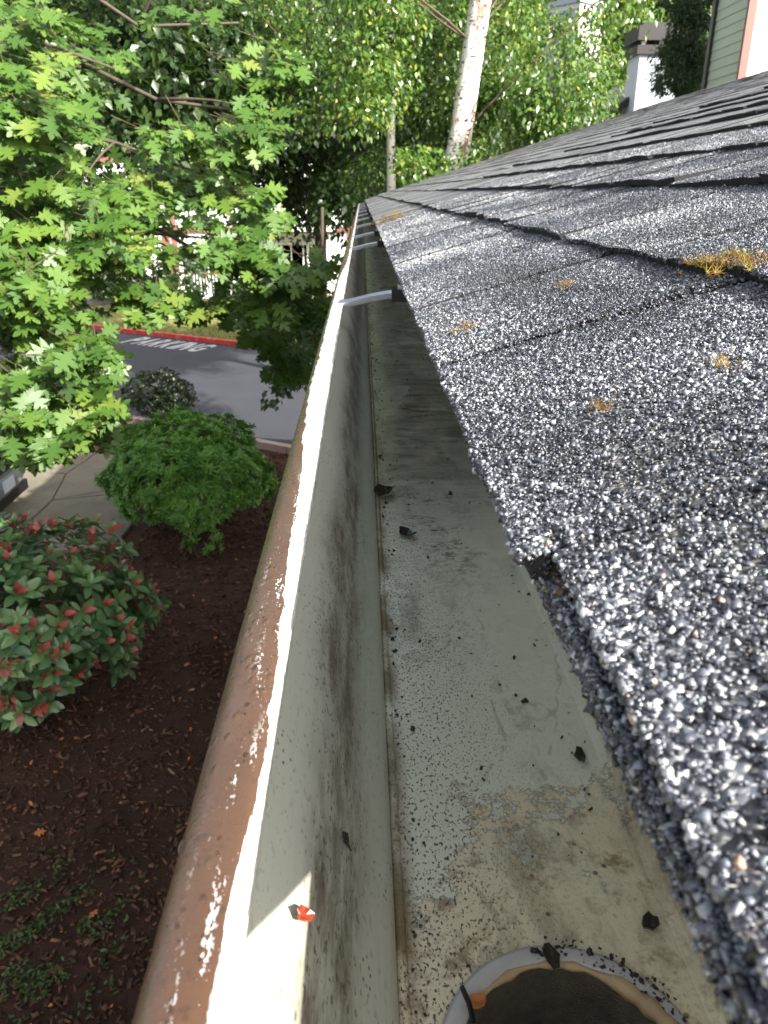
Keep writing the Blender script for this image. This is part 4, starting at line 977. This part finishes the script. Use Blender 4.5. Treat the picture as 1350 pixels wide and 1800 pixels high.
# ------------------------------------------------------------------ shrubs
def shrub(name, label, base, rad, nsh, tmpl, mat, ls, perm, red=0.0, singles=300, flat=1.0, zc=None, lumps=0.16, stems=9, tilt=0.62, seed=1):
    r = thing(name, label, 'shrub', base); rs = random.Random(seed); zc = zc or rad[2]
    P, D, Nn, Sz, T, Rd = [], [], [], [], [], []
    for i in range(nsh):
        for _ in range(50):
            d = Vector((rs.gauss(0, 1), rs.gauss(0, 1), rs.gauss(0, 1))).normalized()
            if d.z > -0.55: break
        lump = 1 + lumps * noise.noise(d * 2.3 + Vector((seed, 0, 0))) + lumps * 0.5 * noise.noise(d * 6 + Vector((0, seed, 0)))
        rr = lump * (1 if rs.random() < 0.72 else rs.uniform(0.72, 0.98))
        c = Vector((d.x * rad[0] * rr, d.y * rad[1] * rr, zc + d.z * rad[2] * rr))
        if c.z < 0.05: continue
        ax = (d * 0.9 + Vector((0, 0, 0.55)) + Vector((rs.gauss(0, .2), rs.gauss(0, .2), rs.gauss(0, .2)))).normalized()
        s1 = ax.orthogonal().normalized(); s2 = ax.cross(s1); isred = rs.random() < red
        nl = rs.randint(*perm); a0 = rs.uniform(0, 6.28); bt = rs.gauss(0.5, 0.2)
        for k in range(nl):
            a = a0 + k * 2.4 if True else 0; fr = k / max(1, nl - 1)
            el = tilt * (0.25 + fr) if not (isred and fr > 0.55) else 1.15
            dr = (s1 * math.cos(a) + s2 * math.sin(a)) * math.cos(el) + ax * math.sin(el)
            nn = ax * math.cos(el) - (s1 * math.cos(a) + s2 * math.sin(a)) * math.sin(el)
            s = rs.uniform(*ls) * (1 if fr < 0.6 else 0.85)
            P.append(tuple(Vector(base) + c + ax * (fr * 0.02))); D.append(tuple(dr)); Nn.append(tuple(nn + Vector((rs.gauss(0, .15), rs.gauss(0, .15), rs.gauss(0, .15))))); Sz.append(s)
            T.append(min(1, max(0, bt + rs.gauss(0, 0.15)))); Rd.append(isred and fr > 0.74)
    P, Sz, T, Rd = np.array(P), np.array(Sz), np.array(T), np.array(Rd); R = frames(np.array(D), np.array(Nn))
    g = ~Rd
    hang_leaves(r, M[mat], tmpl, P[g], R[g], Sz[g], T[g], singles)
    if Rd.any(): hang_leaves(r, M['pho_red'], tmpl, P[Rd], R[Rd], Sz[Rd], T[Rd], 300, 'red_leaf', 'red_shoots', 'red young leaf')
    m = MB()
    for i in range(stems):
        a = rs.uniform(0, 6.28); e = Vector((math.cos(a) * rad[0] * 0.7, math.sin(a) * rad[1] * 0.7, zc + rad[2] * rs.uniform(-0.1, 0.7)))
        limb(m, (math.cos(a) * 0.06, math.sin(a) * 0.06, -0.02), e, 0.022, 0.006, 0.0, 5, 0.1, 5)
    m.build('stems', M['bark'], r, True)
    return r
shrub('photinia_shrub', 'glossy shrub tipped with red young leaves in the mulch bed', (-3.02, 5.75, 0), (1.02, 0.85, 0.76), 620, OVAL, 'pho_leaf', (0.10, 0.165), (6, 9), 0.56, zc=0.88, lumps=0.34, seed=3, tilt=0.55)
shrub('rounded_shrub', 'dense rounded green shrub of narrow leaves in the mulch bed', (-2.30, 9.55, 0), (0.96, 0.92, 0.70), 2300, NARROW, 'bush_leaf', (0.065, 0.105), (9, 12), zc=0.80, lumps=0.24, seed=5, tilt=0.5)
shrub('low_shrub', 'small low sprig of green leaves at the foot of the rounded shrub', (-2.02, 8.72, 0), (0.24, 0.2, 0.18), 46, NARROW, 'bush_leaf', (0.05, 0.075), (6, 9), singles=120, zc=0.2, seed=6, stems=4)
shrub('clipped_shrub', 'small dark clipped shrub by the near kerb of the road', (-3.75, 13.95, 0), (0.58, 0.5, 0.42), 620, KITE, 'box_leaf', (0.05, 0.085), (6, 9), zc=0.75, lumps=0.3, seed=8, stems=12, singles=0)
# ground cover at the foot of the wall
n = 2600; P = np.stack([-2.05 + RNG.normal(0, 0.28, n), 3.3 + RNG.normal(0, 0.34, n), RNG.uniform(0.01, 0.06, n)], 1)
keep = np.array([noise.noise(Vector((p[0] * 5, p[1] * 5, 0))) > 0.0 for p in P]); P = P[keep]
V_, F_, T_ = leaf_cloud(OVAL, P, frames(RNG.normal(0, 1, (len(P), 3)) * np.array((1, 1, .3)), RNG.normal(0, 0.4, (len(P), 3)) + np.array((0, 0, 1))), RNG.uniform(0.018, 0.04, len(P)), RNG.random(len(P)))
tag(obj('ground_cover', np_mesh('ground_cover', V_, F_, M['cover'], T_)), 'low green ground cover creeping over the dark mulch', 'ground cover', kind='stuff')
# fallen leaves
def ground_pt(px, py, z=0.03):
    r = ray(px, py); k = (CAM_Z - z) / -r.z; return Vector((r.x * k, r.y * k, z))
fl = [(58, 1466, 'orange lobed leaf lying alone on the dark mulch'), (172, 1597, 'orange curled leaf on the mulch close to the gutter lip'), (158, 1290, 'orange leaf on the mulch just below the red tipped shrub'), (325, 1172, 'pale brown leaf on the mulch beside the gutter lip'), (113, 1297, 'small yellow leaf on the mulch under the red tipped shrub')]
for i, (px, py, lb) in enumerate(fl):
    me = np_mesh('fallen_leaf', OAK[0] * 0.085 * (1 if i < 4 else 0.6), OAK[1], M['dead_leaf']); o = obj('fallen_leaf', me); o.location = ground_pt(px, py, 0.045)
    o.rotation_euler = (random.uniform(-.35, .35), random.uniform(-.35, .35), random.uniform(0, 6.28)); tag(o, lb, 'leaf', 'fallen leaves on the mulch')
n = 420; P = np.stack([RNG.uniform(-4.7, -0.6, n), 2.4 + 9 * RNG.random(n) ** 1.3, RNG.uniform(0.02, 0.045, n)], 1)
n2 = 500; P2 = np.stack([RNG.uniform(-5.6, -3.6, n2), RNG.normal(12.75, 0.35, n2), RNG.uniform(0.03, 0.07, n2)], 1); P = np.concatenate([P, P2]); n = len(P)
V_, F_, T_ = leaf_cloud(OVAL, P, rand_rot(n, 0.6), RNG.uniform(0.015, 0.05, n), RNG.random(n))
tag(obj('leaf_litter', np_mesh('leaf_litter', V_, F_, M['dead_leaf'])), 'scattered brown leaf litter on the mulch and driveway edge', 'leaf litter', kind='stuff')

# moss tufts on the roof
def roof_pt(px, py, k):
    """point of the roof surface seen at a pixel"""
    r = ray(px, py); z0 = EZ - CAM_Z + 0.009
    t = (z0 - SL * EX) / (r.z - SL * r.x); return Vector((r.x * t, r.y * t, CAM_Z + r.z * t))
mo = [(1245, 482, 0.0205, 'yellow green moss tuft under the shingle edge at the right'), (1308, 484, 0.0205, 'orange moss tuft right beside the yellow one under the shingle edge'), (815, 590, 0.012, 'yellow moss tuft in a shingle joint nearest the first strap'), (990, 515, 0.010, 'small orange moss tuft among brown stained shingles'), (1270, 660, 0.009, 'small moss tuft in the joint at the right of the first row'), (1055, 738, 0.008, 'dark moss tuft in the joint of the nearest shingles'), (690, 388, 0.06, 'orange moss patch far along the first shingle row'), (930, 1015, 0.006, 'olive moss tuft at the notch of the nearest shingle edge')]
for i, (px, py, sz, lb) in enumerate(mo):
    c = roof_pt(px, py, 0); dz_ = -0.006 if sz == 0.006 else 0.0
    if sz == 0.006: c = Vector((0.0405, 0.139, rz(0.0405) + 0.001))
    r = thing('moss_tuft', lb, 'moss', tuple(c), 'moss tufts on the shingles')
    n = (44 if sz > 0.02 else 26) if sz < 0.03 else 120
    P = np.array(c)[None] + RNG.normal(0, 0.42, (n, 3)) * np.array((sz * 0.7, sz, sz * 0.12)) + np.array((0, 0, sz * 0.05)) + (RNG.normal(0, 0.42, (n, 1)) * 0)
    P[:, 2] = CAM_Z + (EZ - CAM_Z) + SL * (P[:, 0] - EX) + 0.0125 + dz_ + np.abs(RNG.normal(0, 0.3, n)) * sz * 0.35
    R = frames(RNG.normal(0, 1, (n, 3)) * np.array((1, 1, 0.2)), RNG.normal(0, 0.4, (n, 3)) + np.array((0, -0.2, 1)))
    hang_leaves(r, M['moss'], STAR, P, R, RNG.uniform(0.7, 1.35, n) * min(0.0042, sz * 0.19) * (1 if sz < 0.03 else 1.3), np.clip(RNG.normal(0.55, 0.28, n), 0, 1), 0, mass='sprigs')
    for ch in r.children: ch['kind'] = 'thing'

# ------------------------------------------------------------------ buildings behind
def boards(parent, mat, p0, p1, z0, z1, step, out, name='board', t=0.02):
    """lap siding from p0 to p1 (2D, local), tilted boards, each one mesh"""
    p0, p1, out = Vector(p0), Vector(p1), Vector(out); z = z0; me = None; L = (p1 - p0)
    while z < z1 - 0.01:
        if me is None:
            V = []
            for e in (Vector((0, 0)), L):
                for o_, zz_ in ((0, 0), (t, 0), (t * 0.35, step + 0.01), (0, step + 0.01)): V.append((e.x + out.x * o_, e.y + out.y * o_, zz_))
            F = [(0, 4, 5, 1), (1, 5, 6, 2), (2, 6, 7, 3), (3, 7, 4, 0), (0, 1, 2, 3), (7, 6, 5, 4)]
            me = py_mesh(name, V, F, mat)
        o = obj(name, me, parent); o.location = (p0.x, p0.y, z); z += step
# house at the right: only its near corner shows over the roof
rh = thing('neighbour_house', 'house with sage green side and sunlit white front behind the roof', 'house', (6.12, 14.0, 0))
m = MB(); m.box(0.03, 0.03, 0, 7, 1.35, 9.2); m.build('wall', M['siding'], rh)
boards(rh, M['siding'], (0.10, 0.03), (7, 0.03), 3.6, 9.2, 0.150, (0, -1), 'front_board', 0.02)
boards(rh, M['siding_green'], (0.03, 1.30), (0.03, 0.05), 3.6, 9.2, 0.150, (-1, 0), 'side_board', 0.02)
m = MB(); m.box(-0.03, -0.035, 0, 0.10, 0.045, 9.2); m.build('corner_trim', M['trim'], rh)
m = MB(); m.box(-0.035, 1.30, 0, 0.05, 1.42, 9.2); m.build('rear_trim', M['dark_cap'], rh)
m = MB(); m.sweep([(-0.5, 9.2), (3.5, 11.0), (7.5, 9.2), (7.5, 9.05), (3.5, 10.8), (-0.5, 9.05)], [-0.5, 1.9]); m.build('roof', M['roof_far'], rh)
# chimney house: grey roof slopes with the capped chimney
ch0 = at(1152, 170, 22)
fh = thing('distant_house', 'house with grey roof slopes and a siding clad chimney behind the birch', 'house', (ch0.x + 0.12, 22.6, 0))
m = MB(); m.box(-1.5, 0.6, 0, 6, 6, 5.2); m.build('wall', M['siding_shade'], fh)
rf = MB(); rf.sweep([(-2.6, 5.25), (0.9, 7.45), (6.5, 5.2), (6.5, 5.05), (0.9, 7.25), (-2.6, 5.08)], [0.1, 6.5]); rfo = rf.build('roof', M['roof_far'], fh)
m = MB(); m.sweep([(-2.7, 5.13), (0.85, 7.40), (0.85, 7.22), (-2.7, 4.95)], [0.03, 0.098]); m.build('barge_board', M['dark_cap'], fh)
m = MB(); m.box(-1.5, 0.52, 4.2, -0.6, 0.598, 5.4); m.build('dark_panel', M['dark_cap'], fh)  # plain dark panel on the front, below the left roof slope
# chimney, a part of that house with its own pieces
zt = at(1150, 96, 22.2).z; zb = 4.2
chm = MB().box(-0.58, -0.4, 3.4, 0.56, 0.5, zt).build('chimney', M['siding_shade'], fh)
boards(chm, M['siding_shade'], (-0.58, -0.402), (0.56, -0.402), 5.0, zt, 0.150, (0, -1), 'board', 0.02)
MB().box(0.56, -0.43, 3.4, 0.62, 0.5, zt).build('edge_trim', M['trim'], chm)
MB().box(-0.68, -0.5, zt, 0.66, 0.6, zt + 0.2).build('collar', M['dark_cap'], chm)
m = MB()
for x in (-0.55, -0.1, 0.35, 0.55): m.box(x, -0.4, zt + 0.2, x + 0.09, -0.32, zt + 0.34)
m.build('cap_post', M['siding'], chm)
m = MB(); m.prism([(-0.70, -0.52), (0.68, -0.52), (0.68, 0.62), (-0.70, 0.62)], zt + 0.30, zt + 0.62); m.prism([(-0.58, -0.42), (0.56, -0.42), (0.56, 0.52), (-0.58, 0.52)], zt + 0.62, zt + 0.70); m.build('cap', M['dark_cap'], chm)
# second chimney behind birch sprays
c2 = at(1008, 60, 21)
sc_ = thing('pale_chimney', 'tall pale siding chimney half hidden by birch sprays', 'chimney', (c2.x, 21, 0), None, math.radians(40))
zt2 = at(1008, 14, 21).z
MB().box(-0.45, -0.45, 0, 0.45, 0.45, zt2).build('stack', M['siding'], sc_)
boards(sc_, M['siding'], (-0.45, -0.45), (0.45, -0.45), 4.6, zt2 - 0.12, 0.150, (0, -1), 'front_board'); boards(sc_, M['siding_shade'], (-0.45, 0.45), (-0.45, -0.45), 4.6, zt2 - 0.12, 0.150, (-1, 0), 'side_board')  # same siding on both faces; the side carries its shade as colour
MB().box(-0.5, -0.5, zt2, 0.5, 0.5, zt2 + 0.1).build('cap', M['siding_shade'], sc_)

# flats across the road
fb = thing('apartment_block', 'white two storey flats with mauve brown trim across the road', 'apartment block', (-8, 34, 0))
W0, W1, HH = -13.0, 7.6, 6.4
m = MB(); m.box(W0, 0.0, 0, W1, 9, HH)
z = 0.3
while z < HH - 0.1:
    V0 = len(m.v); m.v += [(W0, -0.002, z), (W1, -0.002, z), (W1, -0.03, z), (W0, -0.03, z), (W0, -0.002, z + 0.16), (W1, -0.002, z + 0.16)]
    m.f += [(V0, V0 + 3, V0 + 2, V0 + 1), (V0 + 3, V0 + 4, V0 + 5, V0 + 2)]; z += 0.16
m.build('wall', M['siding'], fb)
m = MB(); m.sweep([(W0 - 0.8, HH - 0.05), ((W0 + W1) / 2, HH + 3.2), (W1 + 0.8, HH - 0.05), (W1 + 0.8, HH - 0.25), ((W0 + W1) / 2, HH + 2.95), (W0 - 0.8, HH - 0.25)], [-0.9, 9.8]); rfo = m.build('roof', M['roof_far'], fb)
m = MB(); m.sweep([(W0 - 0.8, HH - 0.1), ((W0 + W1) / 2, HH + 3.12), ((W0 + W1) / 2, HH + 2.85), (W0 - 0.8, HH - 0.38)], [-0.96, -0.902]); m.sweep([((W0 + W1) / 2 + 0.002, HH + 3.12), (W1 + 0.8, HH - 0.1), (W1 + 0.8, HH - 0.38), ((W0 + W1) / 2 + 0.002, HH + 2.85)], [-0.96, -0.902]); m.build('fascia', M['trim_white'], fb)
m = MB(); m.prism([(0, 0), (0.1, 0), (0.1, 0.1), (0, 0.1)], 0, 0.01)
gb_ = MB(); b = len(gb_.v); gb_.v += [(W0, 0.0, HH), (W1, 0.0, HH), ((W0 + W1) / 2, 0.0, HH + 2.9), (W0, 0.15, HH), (W1, 0.15, HH), ((W0 + W1) / 2, 0.15, HH + 2.9)]; gb_.f += [(0, 1, 2), (5, 4, 3)]; gb_.build('gable', M['siding'], fb)
for z in (2.62, 5.3): MB().box(W0 - 0.02, -0.075, z, W1 + 0.02, -0.034, z + 0.24).build('floor_band', M['trim'], fb)
for x in (W0, -6.2, 0.15, 3.0, W1 - 0.2): MB().box(x, -0.07, 0, x + 0.2, -0.034, HH - 0.4).build('trim_board', M['trim'], fb)
for x in (-11.4, -8.2, -3.8, 4.3):
    for z in (0.9, 3.6):
        f = MB().box(x, -0.09, z, x + 1.5, -0.035, z + 0.1).box(x, -0.09, z + 1.25, x + 1.5, -0.035, z + 1.35).box(x, -0.09, z + 0.1, x + 0.1, -0.035, z + 1.25).box(x + 1.4, -0.09, z + 0.1, x + 1.5, -0.035, z + 1.25).box(x + 0.72, -0.085, z + 0.1, x + 0.78, -0.035, z + 1.25).build('window', M['trim_white'], fb)
        MB().box(x + 0.1, -0.05, z + 0.1, x + 0.72, -0.036, z + 1.25).build('pane', M['glass'], f); MB().box(x + 0.78, -0.05, z + 0.1, x + 1.4, -0.036, z + 1.25).build('pane', M['glass'], f)
# patio door with vertical blinds and its white rail
for x, z in ((0.6, 0.15), (4.6, 0.15)):
    d = MB().box(x, -0.1, z, x + 0.08, -0.035, z + 2.1).box(x + 1.82, -0.1, z, x + 1.9, -0.035, z + 2.1).box(x + 0.08, -0.1, z + 2.02, x + 1.82, -0.035, z + 2.1).box(x + 0.92, -0.1, z, x + 0.98, -0.035, z + 2.02).build('patio_door', M['trim_white'], fb)
    MB().box(x + 0.08, -0.05, z, x + 0.92, -0.036, z + 2.02).build('pane', M['glass'], d); MB().box(x + 0.98, -0.05, z, x + 1.82, -0.036, z + 2.02).build('pane', M['glass'], d)
for x0_, x1_, z in ((0.5, 2.9, 0.13), (3.3, 6.9, 2.9), (-5.9, -2.0, 2.9)):
    bl_ = MB().box(x0_, -1.5, z - 0.16, x1_, -0.08, z).build('balcony', M['trim_white'], fb)
    MB().box(x0_, -1.5, z + 0.98, x1_, -1.43, z + 1.06).build('rail', M['trim'], bl_)
    MB().box(x0_, -1.49, z + 0.06, x1_, -1.44, z + 0.12).build('rail', M['trim_white'], bl_)
    x = x0_ + 0.02; bal = None
    while x < x1_ - 0.03:
        if bal is None: bm2 = MB().box(0, -1.485, z + 0.12, 0.045, -1.445, z + 0.98); bal = py_mesh('baluster', bm2.v, bm2.f, M['trim_white'])
        o = obj('baluster', bal, bl_); o.location = (x, 0, 0); x += 0.13
MB().box(0.12, -1.75, 0, 0.42, -1.5, 2.6).build('porch_post', M['trim'], fb)
# stone garden wall and dark hedge by the flats
sw_ = thing('stone_wall', 'low grey stone wall in front of the white flats', 'wall', (-9.2, 31.2, 0.1))
for row in range(4):
    x = -1.6 + 0.12 * (row % 2)
    while x < 1.5:
        l = random.uniform(0.3, 0.5); MB().box(x, random.uniform(-0.22, -0.18), row * 0.23, x + l - 0.02, 0.18, row * 0.23 + 0.21).build('stone', M['stone'], sw_); x += l
for i, (px, py, Y, r_, lb) in enumerate([(215, 505, 30, 1.0, 'brown green hedge shrub in front of the white flats'), (420, 525, 28.5, 0.8, 'dark low shrub at the back of the lawn by the patio door'), (300, 470, 30.5, 1.3, 'dark round shrub left of the patio door')]):
    g = at(px, py, Y)
    shrub('garden_shrub', lb, (g.x, Y, 0.1), (r_, r_ * 0.8, r_ * 0.7), 420, KITE, 'dark_leaf', (0.1, 0.17), (6, 9), singles=0, zc=r_ * 0.75, lumps=0.3, seed=20 + i)

# ------------------------------------------------------------------ parked car, nose towards the bed
cp = N('car_paint'); cp.set((0.035, 0.037, 0.042), 0.25, 0.5); cp.b.inputs['Coat Weight'].default_value = 0.8
M['car'] = cp.m; M['bumper'] = simple('silver_bumper', (0.36, 0.37, 0.39), 0.32, 0.55); M['tyre'] = simple('tyre_rubber', (0.02, 0.02, 0.02), 0.8)
M['plate'] = simple('number_plate', (0.7, 0.72, 0.82), 0.4); M['lamp'] = simple('lamp_lens', (0.6, 0.62, 0.65), 0.08)
car = thing('parked_car', 'dark car with silver bumper and pale number plate on the driveway', 'car', (-4.86, 9.85, 0.05))
def loft(name, secs, mat, parent, smooth=True):
    """secs: (x, half width low, half width high, z low, z belt, z high)"""
    V, F = [], []; n = 10
    for x, wl, wh, z0, zm, z1 in secs:
        V += [(x, -wl * 0.9, z0), (x, -wl, z0 + 0.1), (x, -wl, zm), (x, -wh, z1 - 0.04), (x, -wh * 0.85, z1), (x, wh * 0.85, z1), (x, wh, z1 - 0.04), (x, wl, zm), (x, wl, z0 + 0.1), (x, wl * 0.9, z0)]
    for i in range(len(secs) - 1):
        for k in range(n): F.append((i * n + k, (i + 1) * n + k, (i + 1) * n + (k + 1) % n, i * n + (k + 1) % n))
    F.append(tuple(range(n))[::-1]); F.append(tuple((len(secs) - 1) * n + k for k in range(n)))
    return obj(name, py_mesh(name, V, F, mat, smooth), parent)
body = loft('body', [(-4.35, 0.80, 0.74, 0.34, 0.7, 0.9), (-4.2, 0.88, 0.82, 0.24, 0.75, 1.0), (-3.0, 0.91, 0.84, 0.22, 0.8, 1.02), (-1.4, 0.91, 0.84, 0.22, 0.8, 1.0), (-0.6, 0.9, 0.82, 0.24, 0.76, 0.93), (-0.18, 0.87, 0.78, 0.3, 0.7, 0.86), (-0.06, 0.82, 0.72, 0.4, 0.66, 0.8)], M['car'], car)
loft('cabin', [(-4.1, 0.78, 0.72, 0.95, 1.0, 1.02), (-3.6, 0.80, 0.62, 0.95, 1.1, 1.48), (-2.2, 0.80, 0.62, 0.95, 1.1, 1.50), (-1.25, 0.79, 0.70, 0.95, 0.99, 1.01)], M['glass'], car)
MB().box(-3.55, -0.58, 1.485, -2.25, 0.58, 1.52).build('roof_panel', M['car'], car)
bp = MB(); prof = [(0.03, 0.36), (0.07, 0.42), (0.075, 0.52), (0.02, 0.60), (-0.12, 0.62), (-0.14, 0.34)]
bp.v, bp.f = [], []
for j, yv in enumerate((-0.90, -0.78, -0.4, 0, 0.4, 0.78, 0.90)):
    off = -0.16 * (abs(yv) / 0.9) ** 3
    bp.v += [(x + off, yv, z) for x, z in prof]
for j in range(6):
    for k in range(6): bp.f.append((j * 6 + k, j * 6 + (k + 1) % 6, (j + 1) * 6 + (k + 1) % 6, (j + 1) * 6 + k))
bp.f.append((5, 4, 3, 2, 1, 0)); bp.f.append((36, 37, 38, 39, 40, 41)); bp.build('bumper', M['bumper'], car)
MB().box(-0.10, -0.55, 0.63, -0.035, 0.55, 0.80).build('grille', M['black'], car)
MB().box(-0.05, -0.7, 0.2, 0.0, 0.7, 0.34).build('lower_grille', M['black'], car)
MB().box(0.077, -0.20, 0.44, 0.088, 0.14, 0.60).build('number_plate', M['plate'], car)
for s in (-1, 1):
    MB().box(-0.16, s * 0.68 - 0.13, 0.64, -0.03, s * 0.68 + 0.13, 0.78).build('headlight', M['lamp'], car)
    for x in (-0.95, -3.45):
        wv = MB().tube([(x, s * 0.72, 0.32), (x, s * 0.93, 0.32)], 0.32, 20).build('wheel', M['tyre'], car)
        MB().tube([(x, s * 0.90, 0.32), (x, s * 0.945, 0.32)], 0.19, 14).build('rim', M['bumper'], wv)
    MB().box(-1.35, s * 0.96 - 0.07, 0.98, -1.2, s * 0.96 + 0.07, 1.1).build('wing_mirror', M['car'], car)
